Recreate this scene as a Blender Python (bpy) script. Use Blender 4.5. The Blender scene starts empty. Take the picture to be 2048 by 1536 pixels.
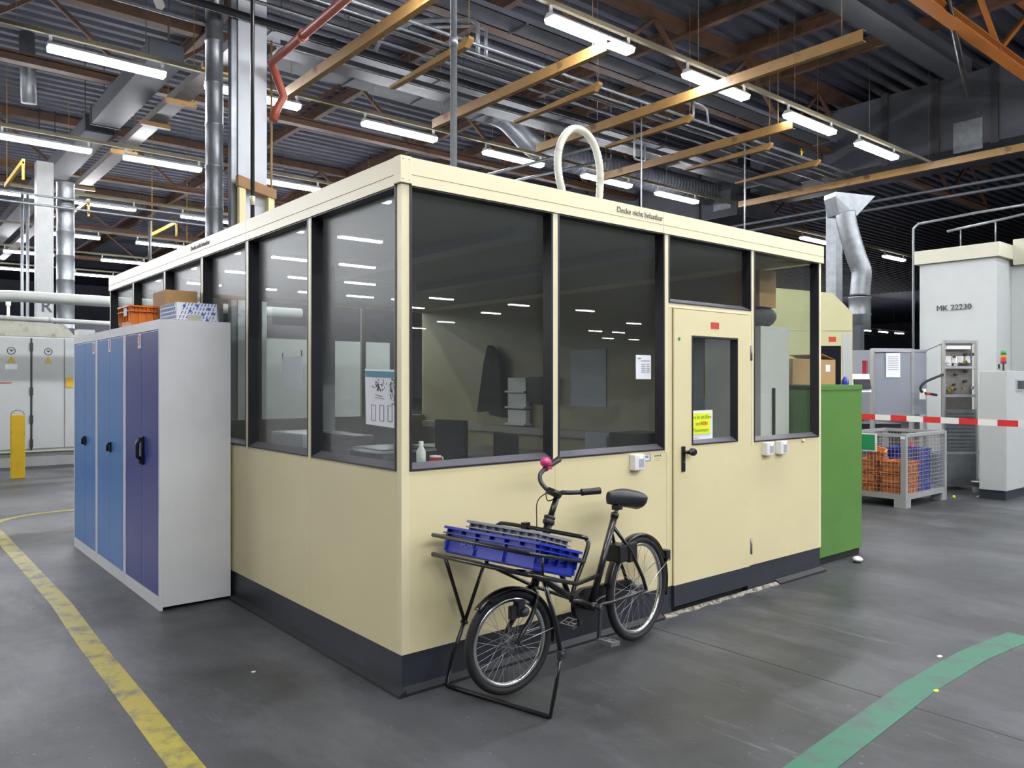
import bpy, bmesh, math, random
from mathutils import Vector, Matrix
random.seed(7)
S = bpy.context.scene
COL = S.collection
R = math.radians

# ------------------------------------------------------------------ camera, world, exposure
cd = bpy.data.cameras.new('camera')
cam = bpy.data.objects.new('camera', cd); COL.objects.link(cam)
cam.location = (-1.996, -3.230, 1.5)
cam.rotation_euler = (R(90), 0, -R(39.75))
cd.sensor_width = 36; cd.lens = 36 * 1566 / 2048; cd.shift_y = -0.001
cd.clip_start = .05; cd.clip_end = 300
S.camera = cam
w = bpy.data.worlds.new('world'); S.world = w; w.use_nodes = True
w.node_tree.nodes['Background'].inputs[0].default_value = (.5, .55, .65, 1)
w.node_tree.nodes['Background'].inputs[1].default_value = 0.0
S.view_settings.view_transform = 'Standard'; S.view_settings.look = 'None'
S.view_settings.gamma = 1; S.view_settings.use_curve_mapping = False
S.view_settings.exposure = 2.75
LAMP = 20.0            # emission strength of the fluorescent tubes

# ------------------------------------------------------------------ helpers
def srgb(h):
    h = [c / 255 for c in h]
    return tuple(c / 12.92 if c <= .04045 else ((c + .055) / 1.055) ** 2.4 for c in h)

M = {}
def mat(name, rgb, rough=.5, metal=0., var=.12, scale=6., bump=0., dirt=None, dirt_at=.62, dscale=3., spec=.5, stretch=None, coat=0.):
    m = bpy.data.materials.new(name); m.use_nodes = True; nt = m.node_tree; N = nt.nodes; K = nt.links
    b = N['Principled BSDF']; c = srgb(rgb)
    b.inputs['Roughness'].default_value = rough; b.inputs['Metallic'].default_value = metal
    b.inputs['Specular IOR Level'].default_value = spec; b.inputs['Coat Weight'].default_value = coat
    tc = N.new('ShaderNodeTexCoord'); mp = N.new('ShaderNodeMapping')
    K.new(tc.outputs['Object'], mp.inputs[0])
    if stretch: mp.inputs['Scale'].default_value = stretch
    n = N.new('ShaderNodeTexNoise'); n.inputs['Scale'].default_value = scale; n.inputs['Detail'].default_value = 4
    K.new(mp.outputs[0], n.inputs['Vector'])
    r = N.new('ShaderNodeValToRGB'); e = r.color_ramp.elements
    e[0].position = .3; e[1].position = .7
    e[0].color = tuple(x * (1 - var) for x in c) + (1,); e[1].color = tuple(min(1, x * (1 + var)) for x in c) + (1,)
    K.new(n.outputs['Fac'], r.inputs[0]); out = r.outputs[0]
    if dirt:
        n2 = N.new('ShaderNodeTexNoise'); n2.inputs['Scale'].default_value = dscale; n2.inputs['Detail'].default_value = 8
        n2.inputs['Roughness'].default_value = .65
        K.new(mp.outputs[0], n2.inputs['Vector'])
        r2 = N.new('ShaderNodeValToRGB'); r2.color_ramp.elements[0].position = dirt_at; r2.color_ramp.elements[1].position = min(1, dirt_at + .14)
        K.new(n2.outputs['Fac'], r2.inputs[0])
        mx = N.new('ShaderNodeMix'); mx.data_type = 'RGBA'
        K.new(r2.outputs[0], mx.inputs[0]); K.new(out, mx.inputs[6]); mx.inputs[7].default_value = srgb(dirt) + (1,)
        out = mx.outputs[2]
    K.new(out, b.inputs['Base Color'])
    if bump:
        bp = N.new('ShaderNodeBump'); bp.inputs['Strength'].default_value = bump; bp.inputs['Distance'].default_value = .01
        K.new(n.outputs['Fac'], bp.inputs['Height']); K.new(bp.outputs[0], b.inputs['Normal'])
    M[name] = m
    return m

def emis(name, rgb, st):
    m = bpy.data.materials.new(name); m.use_nodes = True
    b = m.node_tree.nodes['Principled BSDF']; b.inputs['Base Color'].default_value = srgb(rgb) + (1,)
    b.inputs['Emission Color'].default_value = srgb(rgb) + (1,); b.inputs['Emission Strength'].default_value = st
    M[name] = m

def glass(name, tint, boost=1.0, dust_glare=.02, rough=.0, haze=.15):
    m = bpy.data.materials.new(name); m.use_nodes = True; nt = m.node_tree; N = nt.nodes; K = nt.links
    N.remove(N['Principled BSDF'])
    out = N['Material Output']
    tr = N.new('ShaderNodeBsdfTransparent'); tr.inputs[0].default_value = tint + (1,)
    gl = N.new('ShaderNodeBsdfGlossy'); gl.inputs['Roughness'].default_value = rough
    # reflectance of a thin pane by angle (same from both sides)
    ge = N.new('ShaderNodeNewGeometry'); dt = N.new('ShaderNodeVectorMath'); dt.operation = 'DOT_PRODUCT'
    K.new(ge.outputs['Normal'], dt.inputs[0]); K.new(ge.outputs['Incoming'], dt.inputs[1])
    def mt(op, a, v=None, v0=None):
        x = N.new('ShaderNodeMath'); x.operation = op
        if v0 is not None: x.inputs[0].default_value = v0; K.new(a, x.inputs[1])
        else: K.new(a, x.inputs[0])
        if v is not None: x.inputs[1].default_value = v
        return x
    ab = mt('ABSOLUTE', dt.outputs['Value']); om = mt('SUBTRACT', ab.outputs[0], v0=1.0); pw = mt('POWER', om.outputs[0], 5.0)
    sc = mt('MULTIPLY', pw.outputs[0], .96); ad = mt('ADD', sc.outputs[0], .042)
    mu = mt('MULTIPLY', ad.outputs[0], boost); mu.use_clamp = True
    df = N.new('ShaderNodeBsdfDiffuse'); df.inputs[0].default_value = (.6, .62, .6, 1)
    m1 = N.new('ShaderNodeMixShader'); m2 = N.new('ShaderNodeMixShader')
    m1.inputs[0].default_value = dust_glare  # diffuse share: dust film, plus painted reflected glow on the side panes
    K.new(tr.outputs[0], m1.inputs[1]); K.new(df.outputs[0], m1.inputs[2])
    gr = N.new('ShaderNodeBsdfGlossy'); gr.inputs['Roughness'].default_value = .3; m3 = N.new('ShaderNodeMixShader'); m3.inputs[0].default_value = haze
    K.new(gl.outputs[0], m3.inputs[1]); K.new(gr.outputs[0], m3.inputs[2])
    K.new(mu.outputs[0], m2.inputs[0]); K.new(m1.outputs[0], m2.inputs[1]); K.new(m3.outputs[0], m2.inputs[2])
    K.new(m2.outputs[0], out.inputs[0])
    M[name] = m

def wm(o):
    m = o.matrix_basis.copy()
    while o.parent:
        o = o.parent; m = o.matrix_basis @ m
    return m

def tag(o, label=None, cat=None, group=None, kind=None):
    if label: o['label'] = label
    if cat: o['category'] = cat
    if group: o['group'] = group
    if kind: o['kind'] = kind
    return o

def thing(name, label, cat, loc=(0, 0, 0), rz=0, group=None):
    o = bpy.data.objects.new(name, None); COL.objects.link(o)
    o.location = loc; o.rotation_euler = (0, 0, rz); o.empty_display_size = .1
    return tag(o, label, cat, group)

def dup(o, parent=None):
    c = o.copy(); COL.objects.link(c)
    if parent is not None: c.parent = parent
    for ch in [x for x in KIDS.get(o.name, [])]:
        d = dup(ch, c)
    return c
KIDS = {}

class MB:
    """collects shapes, builds one mesh object"""
    def __init__(s): s.bm = bmesh.new(); s.mi = 0; s.T = None
    def _f(s, vs, smooth=False):
        try:
            f = s.bm.faces.new(vs); f.material_index = s.mi; f.smooth = smooth
            return f
        except ValueError: return None
    def v(s, p):
        p = Vector(p)
        return s.bm.verts.new(s.T @ p if s.T else p)
    def box(s, x0, x1, y0, y1, z0, z1, bev=0):
        return s.hexa([(x0, y0, z0), (x1, y0, z0), (x1, y1, z0), (x0, y1, z0), (x0, y0, z1), (x1, y0, z1), (x1, y1, z1), (x0, y1, z1)], bev)
    def hexa(s, p, bev=0):
        v = [s.v(q) for q in p]
        fs = [s._f([v[i] for i in q]) for q in ((0, 3, 2, 1), (4, 5, 6, 7), (0, 1, 5, 4), (1, 2, 6, 5), (2, 3, 7, 6), (3, 0, 4, 7))]
        if bev:
            es = list({e for f in fs for e in f.edges})
            bmesh.ops.bevel(s.bm, geom=es, offset=bev, segments=2, profile=.6, affect='EDGES', material=-1)
        return s
    def beam(s, a, b, w, h, up=(0, 0, 1)):
        """rectangular bar from a to b, width w (sideways), height h"""
        a = Vector(a); b = Vector(b); d = (b - a).normalized(); u = Vector(up)
        if abs(d.dot(u)) > .98: u = Vector((1, 0, 0))
        sd = d.cross(u).normalized(); u = sd.cross(d).normalized()
        p = []
        for q in (a, b):
            for i, j in ((-1, -1), (1, -1), (1, 1), (-1, 1)): p.append(q + sd * (i * w / 2) + u * (j * h / 2))
        v = [s.v(q) for q in p]
        for q in ((3, 2, 1, 0), (4, 5, 6, 7), (0, 1, 5, 4), (1, 2, 6, 5), (2, 3, 7, 6), (3, 0, 4, 7)): s._f([v[i] for i in q])
        return s
    def cyl(s, a, b, r, r2=None, seg=16, caps=True, smooth=True):
        return s.tube([a, b], [r, r if r2 is None else r2], seg, caps=caps, smooth=smooth)
    def tube(s, pts, r, seg=8, closed=False, caps=True, smooth=True):
        pts = [Vector(p) for p in pts]; n = len(pts)
        rs = r if isinstance(r, (list, tuple)) else [r] * n
        T = []
        for i in range(n):
            if closed: t = pts[(i + 1) % n] - pts[i - 1]
            elif i == 0: t = pts[1] - pts[0]
            elif i == n - 1: t = pts[-1] - pts[-2]
            else: t = (pts[i + 1] - pts[i]).normalized() + (pts[i] - pts[i - 1]).normalized()
            T.append(t.normalized())
        u = T[0].orthogonal().normalized(); rings = []
        for i in range(n):
            u = (u - T[i] * u.dot(T[i])).normalized(); vv = T[i].cross(u)
            rings.append([s.v(pts[i] + (u * math.cos(2 * math.pi * k / seg) + vv * math.sin(2 * math.pi * k / seg)) * rs[i]) for k in range(seg)])
        m = n if closed else n - 1
        for i in range(m):
            A = rings[i]; B = rings[(i + 1) % n]
            off = 0
            if closed and i == n - 1:
                off = min(range(seg), key=lambda o: (A[0].co - B[o].co).length)
            for k in range(seg): s._f([A[k], A[(k + 1) % seg], B[(k + 1 + off) % seg], B[(k + off) % seg]], smooth)
        if not closed and caps:
            s._f(rings[0][::-1]); s._f(rings[-1])
        return s
    def ring(s, c, ax, R_, r, n=40, seg=8, a0=0, a1=360, up=None, flat=1.0):
        """torus (or arc) about c, axis ax; flat scales the tube radially"""
        c = Vector(c); ax = Vector(ax).normalized()
        u = Vector(up).normalized() if up else ax.orthogonal().normalized(); v_ = ax.cross(u)
        full = abs(a1 - a0) >= 359.9; cnt = n if full else n + 1; rings = []
        for i in range(cnt):
            a = R(a0 + (a1 - a0) * i / n); d = u * math.cos(a) + v_ * math.sin(a)
            rings.append([s.v(c + d * (R_ + r * flat * math.cos(2 * math.pi * k / seg)) + ax * (r * math.sin(2 * math.pi * k / seg))) for k in range(seg)])
        for i in range(cnt if full else cnt - 1):
            A = rings[i]; B = rings[(i + 1) % cnt]
            for k in range(seg): s._f([A[k], B[k], B[(k + 1) % seg], A[(k + 1) % seg]], True)
        return s
    def band(s, c, ax, prof, n=40, a0=0, a1=360, up=None):
        """sweep a profile [(radial, axial)...] round the axis: rims and mudguards"""
        c = Vector(c); ax = Vector(ax).normalized()
        u = Vector(up).normalized() if up else ax.orthogonal().normalized(); v_ = ax.cross(u)
        full = abs(a1 - a0) >= 359.9; cnt = n if full else n + 1; rings = []
        for i in range(cnt):
            a = R(a0 + (a1 - a0) * i / n); d = u * math.cos(a) + v_ * math.sin(a)
            rings.append([s.v(c + d * q[0] + ax * q[1]) for q in prof])
        k_ = len(prof)
        for i in range(cnt if full else cnt - 1):
            A = rings[i]; B = rings[(i + 1) % cnt]
            for k in range(k_): s._f([A[k], B[k], B[(k + 1) % k_], A[(k + 1) % k_]], True)
        if not full: s._f(rings[0]); s._f(rings[-1][::-1])
        return s
    def lathe(s, prof, c=(0, 0, 0), ax=(0, 0, 1), seg=20):
        c = Vector(c); ax = Vector(ax).normalized(); u = ax.orthogonal().normalized(); v_ = ax.cross(u); rings = []
        for r_, h in prof:
            rings.append([s.v(c + ax * h + (u * math.cos(2 * math.pi * k / seg) + v_ * math.sin(2 * math.pi * k / seg)) * max(r_, 1e-4)) for k in range(seg)])
        for A, B in zip(rings, rings[1:]):
            for k in range(seg): s._f([A[k], A[(k + 1) % seg], B[(k + 1) % seg], B[k]], True)
        s._f(rings[0][::-1]); s._f(rings[-1]); return s
    def prism(s, poly, ext):
        """closed polygon (3D points) extruded by vector ext"""
        e = Vector(ext); a = [s.v(p) for p in poly]; b = [s.v(Vector(p) + e) for p in poly]
        s._f(a[::-1]); s._f(b); n = len(a)
        for i in range(n): s._f([a[i], a[(i + 1) % n], b[(i + 1) % n], b[i]])
        return s
    def sphere(s, c, r, sc=(1, 1, 1), seg=14):
        n = seg; c = Vector(c); rings = []
        for i in range(1, n // 2):
            t = math.pi * i / (n // 2)
            rings.append([s.v(c + Vector((r * sc[0] * math.sin(t) * math.cos(2 * math.pi * k / n), r * sc[1] * math.sin(t) * math.sin(2 * math.pi * k / n), r * sc[2] * math.cos(t)))) for k in range(n)])
        top = s.v(c + Vector((0, 0, r * sc[2]))); bot = s.v(c - Vector((0, 0, r * sc[2])))
        for A, B in zip(rings, rings[1:]):
            for k in range(n): s._f([A[k], B[k], B[(k + 1) % n], A[(k + 1) % n]], True)
        for k in range(n):
            s._f([top, rings[0][k], rings[0][(k + 1) % n]], True); s._f([bot, rings[-1][(k + 1) % n], rings[-1][k]], True)
        return s
    def text(s, body, size, Mx, ext=.0006, bold=0, align='CENTER'):
        cu = bpy.data.curves.new('t', 'FONT'); cu.body = body; cu.size = size; cu.align_x = align; cu.align_y = 'CENTER'
        cu.extrude = ext; cu.offset = bold; cu.resolution_u = 3
        o = bpy.data.objects.new('t', cu); COL.objects.link(o)
        dg = bpy.context.evaluated_depsgraph_get(); me = bpy.data.meshes.new_from_object(o.evaluated_get(dg))
        COL.objects.unlink(o); bpy.data.objects.remove(o)
        vs = [s.v(Mx @ v.co) for v in me.vertices]
        for p in me.polygons: s._f([vs[i] for i in p.vertices])
        bpy.data.meshes.remove(me); return s
    def build(s, name, mats, parent=None, world=False, label=None):
        me = bpy.data.meshes.new(name)
        bm = s.bm
        bmesh.ops.recalc_face_normals(bm, faces=bm.faces)
        o = bpy.data.objects.new(name, me); COL.objects.link(o)
        if parent is not None:
            o.parent = parent; KIDS.setdefault(parent.name, []).append(o)
            if world: bmesh.ops.transform(bm, matrix=wm(parent).inverted(), verts=bm.verts)
        else:
            xs = [v.co for v in bm.verts]
            c = Vector(((min(v.x for v in xs) + max(v.x for v in xs)) / 2, (min(v.y for v in xs) + max(v.y for v in xs)) / 2, min(v.z for v in xs)))
            bmesh.ops.translate(bm, vec=-c, verts=bm.verts); o.location = c
        bm.to_mesh(me); bm.free()
        for m in (mats if isinstance(mats, (list, tuple)) else [mats]): me.materials.append(M[m] if isinstance(m, str) else m)
        if label: o['label'] = label
        return o

def smooth(pts, n=5):
    out = []; P_ = [Vector(p) for p in pts]; P_ = [P_[0] * 2 - P_[1]] + P_ + [P_[-1] * 2 - P_[-2]]
    for i in range(1, len(P_) - 2):
        a, b, c, d = P_[i - 1:i + 3]
        for k in range(n):
            t_ = k / n; out.append(.5 * (2 * b + (c - a) * t_ + (2 * a - 5 * b + 4 * c - d) * t_ ** 2 + (3 * b - a - 3 * c + d) * t_ ** 3))
    return out + [P_[-2]]
def one(name, mb, mats, label, cat, group=None):
    return tag(mb.build(name, mats), label, cat, group)
def struct(name, mb, mats, parent=None):
    o = mb.build(name, mats, parent, world=True)
    if parent is None: o['kind'] = 'structure'
    return o
def frameM(o, x, z, ):
    """matrix whose x axis is x, y axis is z (text plane), placed at o"""
    x = Vector(x).normalized(); y = Vector(z).normalized(); n = x.cross(y)
    m = Matrix((x, y, n)).transposed().to_4x4(); m.translation = Vector(o); return m
FX = ((1, 0, 0), (0, 0, 1))       # text reading along +X on a face looking towards -Y
FY = ((0, -1, 0), (0, 0, 1))      # text reading along -Y on a face looking towards -X

# ------------------------------------------------------------------ materials
mat('cream', (222, 211, 166), .38, var=.025, scale=2.5, dirt=(196, 186, 150), dirt_at=.66, dscale=2.2)
mat('cream_trim', (226, 216, 178), .35, var=.02)
mat('anthracite', (46, 50, 58), .4, var=.08)
mat('gasket', (26, 26, 32), .45, var=.08)
mat('sill', (88, 86, 92), .35, var=.08)  # greyer than the gasket: light on the bottom reveal painted in
mat('rubber', (30, 31, 34), .6, var=.1)
mat('worn_white', (146, 140, 126), .6, var=.1, dirt=(70, 64, 56), dirt_at=.46, dscale=25)
mat('inner_panel', (160, 152, 120), .5, var=.03)
mat('inner_ceiling', (168, 170, 166), .6, var=.03)
mat('light_grey_steel', (210, 211, 211), .42, var=.03, dirt=(180, 180, 180), dirt_at=.66)
mat('blue_light', (62, 122, 190), .3, var=.04)
mat('blue_dark', (32, 42, 132), .28, var=.04)
mat('black_plastic', (22, 22, 25), .38, var=.1)
mat('black_paint', (20, 20, 22), .32, var=.15, coat=.3)
mat('tyre', (28, 28, 30), .7, var=.12, scale=30)
mat('chrome', (200, 202, 205), .22, 1., var=.05)
mat('alu', (190, 192, 196), .38, .8, var=.06)
mat('galv', (132, 136, 140), .4, .6, var=.14, scale=9)
mat('galv_dull', (68, 71, 78), .55, .2, var=.16, scale=6, dirt=(76, 74, 74), dirt_at=.6)
mat('spoke', (175, 176, 178), .3, .9, var=.05)
mat('pink', (205, 60, 120), .35, var=.05)
mat('crate_blue', (34, 52, 168), .42, var=.1, scale=14, dirt=(66, 88, 186), dirt_at=.6, dscale=9)
mat('crate_grey', (140, 142, 146), .5, var=.08)
mat('crate_orange', (218, 122, 34), .42, var=.08)
mat('ford_white', (112, 126, 190), .5, var=.05)
mat('saddle', (38, 39, 42), .42, var=.1)
mat('ochre', (136, 104, 56), .5, var=.16, scale=3, dirt=(84, 56, 40), dirt_at=.55)
mat('ochre_dark', (86, 60, 42), .6, var=.2, scale=2, dirt=(54, 42, 36), dirt_at=.52)
mat('orange_steel', (146, 86, 26), .5, var=.12, scale=2)
mat('red_pipe', (150, 70, 52), .42, var=.08)
mat('deck', (78, 80, 92), .55, .2, var=.18, scale=1.2)
mat('duct_dark', (62, 65, 72), .55, .1, var=.16, scale=2)
mat('col_white', (186, 190, 194), .45, var=.03)
mat('col_cream', (214, 202, 150), .5, var=.03)
mat('tray_grey', (92, 88, 86), .55, .1, var=.15)
mat('rail_beige', (112, 106, 84), .5, var=.05)
mat('brown_wood', (140, 104, 62), .6, var=.12)
mat('machine_white', (182, 186, 184), .38, var=.02)
mat('machine_cream', (190, 188, 168), .4, var=.02)
mat('hood_cream', (198, 194, 150), .4, var=.02)
mat('plinth_grey', (150, 152, 150), .5, var=.06)
mat('bollard_yellow', (206, 168, 22), .5, var=.08, dirt=(150, 120, 20), dirt_at=.6, dscale=8)
mat('pipe_white', (180, 184, 178), .4, var=.05)
mat('green_cab', (88, 134, 60), .42, var=.07, scale=3, dirt=(78, 112, 50), dirt_at=.66, dscale=4)
mat('card', (176, 138, 94), .8, var=.06)
mat('card_tape', (176, 132, 78), .6, var=.05)
mat('paper', (226, 228, 230), .7, var=.02)
mat('ink', (60, 62, 66), .7, var=.05)
mat('ink_soft', (140, 144, 148), .7, var=.05)
mat('text_grey', (104, 108, 98), .6, var=.05)
mat('neon', (226, 240, 40), .6, var=.02)
mat('sign_green_ink', (150, 165, 20), .6, var=.02)
mat('sign_red', (206, 60, 44), .5, var=.03)
mat('teal', (64, 130, 150), .6, var=.03)
mat('blue_print', (70, 104, 176), .7, var=.06)
mat('white_plastic', (226, 226, 222), .35, var=.02)
mat('grey_plastic', (168, 172, 184), .4, var=.03)
mat('tape_red', (216, 46, 44), .5, var=.04)
mat('tape_white', (232, 230, 226), .5, var=.03)
mat('alu_panel', (150, 155, 164), .36, .35, var=.08, scale=2)
mat('perf', (120, 116, 112), .5, .3, var=.12, scale=12)
mat('dark_metal', (60, 60, 64), .45, .4, var=.12)
mat('brass', (190, 160, 40), .35, .7, var=.1)
mat('sign_green', (20, 140, 90), .5, var=.03)
mat('cable_white', (200, 200, 200), .5, var=.03)
mat('dirty_white', (186, 186, 170), .45, var=.08, dirt=(130, 125, 96), dirt_at=.55, dscale=4)
mat('coat_cloth', (40, 42, 44), .9, var=.2, scale=20)
mat('bag_grey', (74, 76, 78), .7, var=.2, scale=8)
mat('desk', (150, 148, 140), .5, var=.05)
mat('screen', (22, 24, 30), .25, var=.05)
mat('blue_plastic', (40, 60, 160), .35, var=.05)
mat('green_lamp', (40, 150, 90), .3, var=.02)
mat('orange_lamp', (226, 110, 20), .3, var=.02)
mat('red_lamp', (150, 30, 60), .3, var=.02)
mat('cup_red', (176, 40, 40), .4, var=.05)
mat('weld_brown', (90, 60, 40), .6, var=.2)
mat('filler', (150, 140, 112), .7, var=.15, scale=20)
emis('tube_light', (240, 241, 246), LAMP)
emis('signal_green', (60, 255, 130), 3.0)
emis('led', (255, 246, 210), 1.6)
glass('booth_glass', (.93, .95, .93), 1.0, .016, haze=.08)
glass('side_glass', (.92, .94, .94), 1.35, .045, haze=.4)  # denser diffuse film stands in for hall haze glow reflected in side panes
glass('door_glass', (.93, .95, .93), .9, .012)

def floor_mat():
    m = bpy.data.materials.new('floor'); m.use_nodes = True; nt = m.node_tree; N = nt.nodes; K = nt.links
    b = N['Principled BSDF']; tc = N.new('ShaderNodeTexCoord')
    def noise(sc, det=5, rough=.55, stretch=None, rot=0):
        mp = N.new('ShaderNodeMapping'); K.new(tc.outputs['Object'], mp.inputs[0])
        if stretch: mp.inputs['Scale'].default_value = stretch
        mp.inputs['Rotation'].default_value = (0, 0, rot)
        n = N.new('ShaderNodeTexNoise'); n.inputs['Scale'].default_value = sc; n.inputs['Detail'].default_value = det
        n.inputs['Roughness'].default_value = rough; K.new(mp.outputs[0], n.inputs['Vector']); return n.outputs['Fac']
    def ramp(f, p0, p1, c0=(0, 0, 0), c1=(1, 1, 1)):
        r = N.new('ShaderNodeValToRGB'); r.color_ramp.elements[0].position = p0; r.color_ramp.elements[1].position = p1
        r.color_ramp.elements[0].color = c0 + (1,); r.color_ramp.elements[1].color = c1 + (1,); K.new(f, r.inputs[0]); return r.outputs[0]
    def mix(f, a, c):
        x = N.new('ShaderNodeMix'); x.data_type = 'RGBA'; K.new(f, x.inputs[0]); K.new(a, x.inputs[6])
        if isinstance(c, tuple): x.inputs[7].default_value = c + (1,)
        else: K.new(c, x.inputs[7])
        return x.outputs[2]
    base = ramp(noise(.7, 6, .6), .3, .72, srgb((58, 60, 60)), srgb((76, 77, 81)))
    base = mix(ramp(noise(1.1, 7, .7, rot=.6), .48, .66), base, srgb((52, 53, 53)))
    base = mix(ramp(noise(1.9, 7, .68, (1, .35, 1), .9), .5, .72), base, srgb((92, 93, 96)))
    base = mix(ramp(noise(45, 3, .6), .66, .74), base, srgb((48, 49, 50)))
    base = mix(ramp(noise(36, 2, .5), .71, .76), base, srgb((104, 104, 104)))
    base = mix(ramp(noise(7, 8, .8, (1, .1, 1), -.5), .62, .7), base, srgb((98, 100, 104)))
    K.new(base, b.inputs['Base Color'])
    rr = ramp(noise(1.3, 5, .6), .3, .75, (.36, .36, .36), (.58, .58, .58)); K.new(rr, b.inputs['Roughness'])
    b.inputs['Specular IOR Level'].default_value = .28
    bp = N.new('ShaderNodeBump'); bp.inputs['Strength'].default_value = .08; bp.inputs['Distance'].default_value = .004
    K.new(noise(60, 3), bp.inputs['Height']); K.new(bp.outputs[0], b.inputs['Normal'])
    M['floor'] = m
floor_mat()

def worn_paint(name, rgb, under=(104, 106, 108), at=.56):
    mat(name, rgb, .5, var=.08, scale=5, dirt=under, dirt_at=at, dscale=5)
worn_paint('yellow_line', (160, 146, 48), (100, 97, 70), .48)
worn_paint('green_line', (44, 108, 82), (62, 86, 78), .47)

# ------------------------------------------------------------------ the hall
X0, X1, Y0, Y1, ZC = -45., 95., -62., 62., 8.8
struct('floor', MB().box(X0, X1, Y0, Y1, -.2, 0), 'floor')
f = bpy.data.objects['floor']
mb = MB(); mb.hexa([(1.75, -2.2, -.001), (1.757, -2.2, -.001), (1.742, -.06, -.001), (1.735, -.06, -.001), (1.75, -2.2, .0008), (1.757, -2.2, .0008), (1.742, -.06, .0008), (1.735, -.06, .0008)])
mb.build('expansion_joint', 'rubber', f, world=True)
# corrugated roof deck, ribs along X
mb = MB(); y = -12.
sec = []
while y < 50:
    sec += [(y, 8.55), (y + .14, 8.55), (y + .18, 8.65), (y + .32, 8.65)]; y += .36
va = [mb.v((-16, a, b)) for a, b in sec]; vb = [mb.v((60, a, b)) for a, b in sec]
for i in range(len(sec) - 1): mb._f([va[i], va[i + 1], vb[i + 1], vb[i]])
mb.box(X0, X1, Y0, Y1, ZC, ZC + .2)
struct('ceiling', mb, 'deck')
struct('wall_north', MB().box(X0, X1, Y1, Y1 + .2, 0, ZC), 'deck')
struct('wall_south', MB().box(X0, X1, Y0 - .2, Y0, 0, ZC), 'deck')
struct('wall_west', MB().box(X0 - .2, X0, Y0, Y1, 0, ZC), 'deck')
struct('wall_east', MB().box(X1, X1 + .2, Y0, Y1, 0, ZC), 'deck')

# floor markings
def strip(name, pts, wd, m, label, cat):
    mb = MB(); L = []; Rr = []
    for i, p in enumerate(pts):
        p = Vector((*p, 0)); a = Vector((*pts[max(i - 1, 0)], 0)); b = Vector((*pts[min(i + 1, len(pts) - 1)], 0))
        n = (b - a).normalized().cross(Vector((0, 0, 1))) * (wd[i] if isinstance(wd, list) else wd) / 2
        L.append(p - n); Rr.append(p + n)
    for i in range(len(pts) - 1):
        q = [L[i], Rr[i], Rr[i + 1], L[i + 1]]
        mb.hexa([(v.x, v.y, 0) for v in q] + [(v.x, v.y, .0022) for v in q])
    return one(name, mb, m, label, cat)
strip('floor_line', [(-1.06, -2.2), (-1.02, -.1), (-.985, 1.75), (-.95, 2.8), (-.95, 4.5), (-.95, 6.6)], .118, 'yellow_line',
      'worn yellow painted line along the floor beside the blue lockers', 'floor marking')
strip('floor_line', [(-.95, 6.6), (-.86, 6.82), (-.72, 7.0), (-.5, 7.13), (-.2, 7.2), (.3, 7.22), (1.6, 7.22)], .1, 'yellow_line',
      'thin curved yellow floor line behind the far end of the lockers', 'floor marking')
strip('floor_line', [(.45, -1.66), (1.0, -1.615), (2.0, -1.545), (2.7, -1.54), (3.3, -1.59)], .15, 'green_line',
      'worn green painted line on the floor at lower right', 'floor marking')

# ------------------------------------------------------------------ fluorescent lamps
def make_lamp():
    t = thing('fluorescent_lamp', 'x', 'lamp')
    h = MB(); h.prism([(0, -.09, 0), (0, -.04, .06), (0, .04, .06), (0, .09, 0)], (1.53, 0, 0))
    h.box(.02, .06, -.012, .012, .06, .16); h.box(1.47, 1.51, -.012, .012, .06, .16)
    h.build('housing', 'machine_white', t)
    d = MB(); d.prism([(.01, -.095, 0), (.01, -.07, -.06), (.01, .07, -.06), (.01, .095, 0)], (1.51, 0, 0))
    d.build('diffuser', 'tube_light', t)
    return t
lamp0 = make_lamp(); used = False
def lamp(x, y, z, label, group, rz=0):
    global used
    o = lamp0 if not used else dup(lamp0)
    used = True
    o.location = (x, y, z); o.rotation_euler = (0, 0, rz); o['label'] = label; o['group'] = group
    return o
LZ = 6.1
ORD = ['first', 'second', 'third', 'fourth', 'fifth', 'sixth', 'seventh', 'eighth']
def visible(x, y, z):
    a = x - cam.location.x; b = y - cam.location.y
    f_ = a * .6394 + b * .7688; r_ = a * .7688 - b * .6394
    return f_ > 0 and abs(r_ / f_) < .654 and (z - 1.5) / f_ < .49
rows = [(4.04, 'nearest lamp row', [4.65, 7.4, 10.15, 12.65]),
        (9.04, 'second nearest lamp row', [-.04, 2.08, 4.8, 7.5, 10.25, 12.75]),
        (14.0, 'third nearest lamp row', [-.02, 2.1, 4.85]),
        (19.05, 'fourth nearest lamp row', [-.04, 2.06, 4.75]),
        (24.2, 'fifth nearest lamp row', [2.3, 4.9]),
        (28.9, 'sixth nearest lamp row', [1.8, 4.87]),
        (33.8, 'farthest row of large lamps', [2.1, 4.9])]
for y, nm, xs in rows:
    for i, x in enumerate(xs): lamp(x, y, LZ, f'lit tube lamp, {ORD[i]} from the left in the {nm}', nm)
    for k in range(2 if 8 < y < 10 else 0, 10 if y > 8 else 1): lamp(-2.8 - 2.7 * k if y > 8 else 1.95, y, LZ, 'lit tube lamp outside the left edge of the view', 'lamps left of the view')
    if y > 10:
        for k in range(3): lamp(7.5 + 2.7 * k, y, LZ, 'lit tube lamp hidden behind the office booth', 'lamps hidden by the booth')
for i, x in enumerate([20.8, 26.4]): lamp(x, 9.9, LZ, ['lit tube lamp between the booth corner and the spiral duct', 'lit tube lamp just left of the tall white machine'][i], 'two distant lamps right of the booth')
for r_, (y, n0, n1) in enumerate([(29.5, 55, 6), (33.5, 54, 6), (38.5, 52, 5)]):
    for i in range(n1): lamp(n0 + 3.2 * i, y, LZ - .0, 'tiny far tube lamp glowing between the booth and the tall white machine', 'far lamps at the end of the hall')
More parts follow.
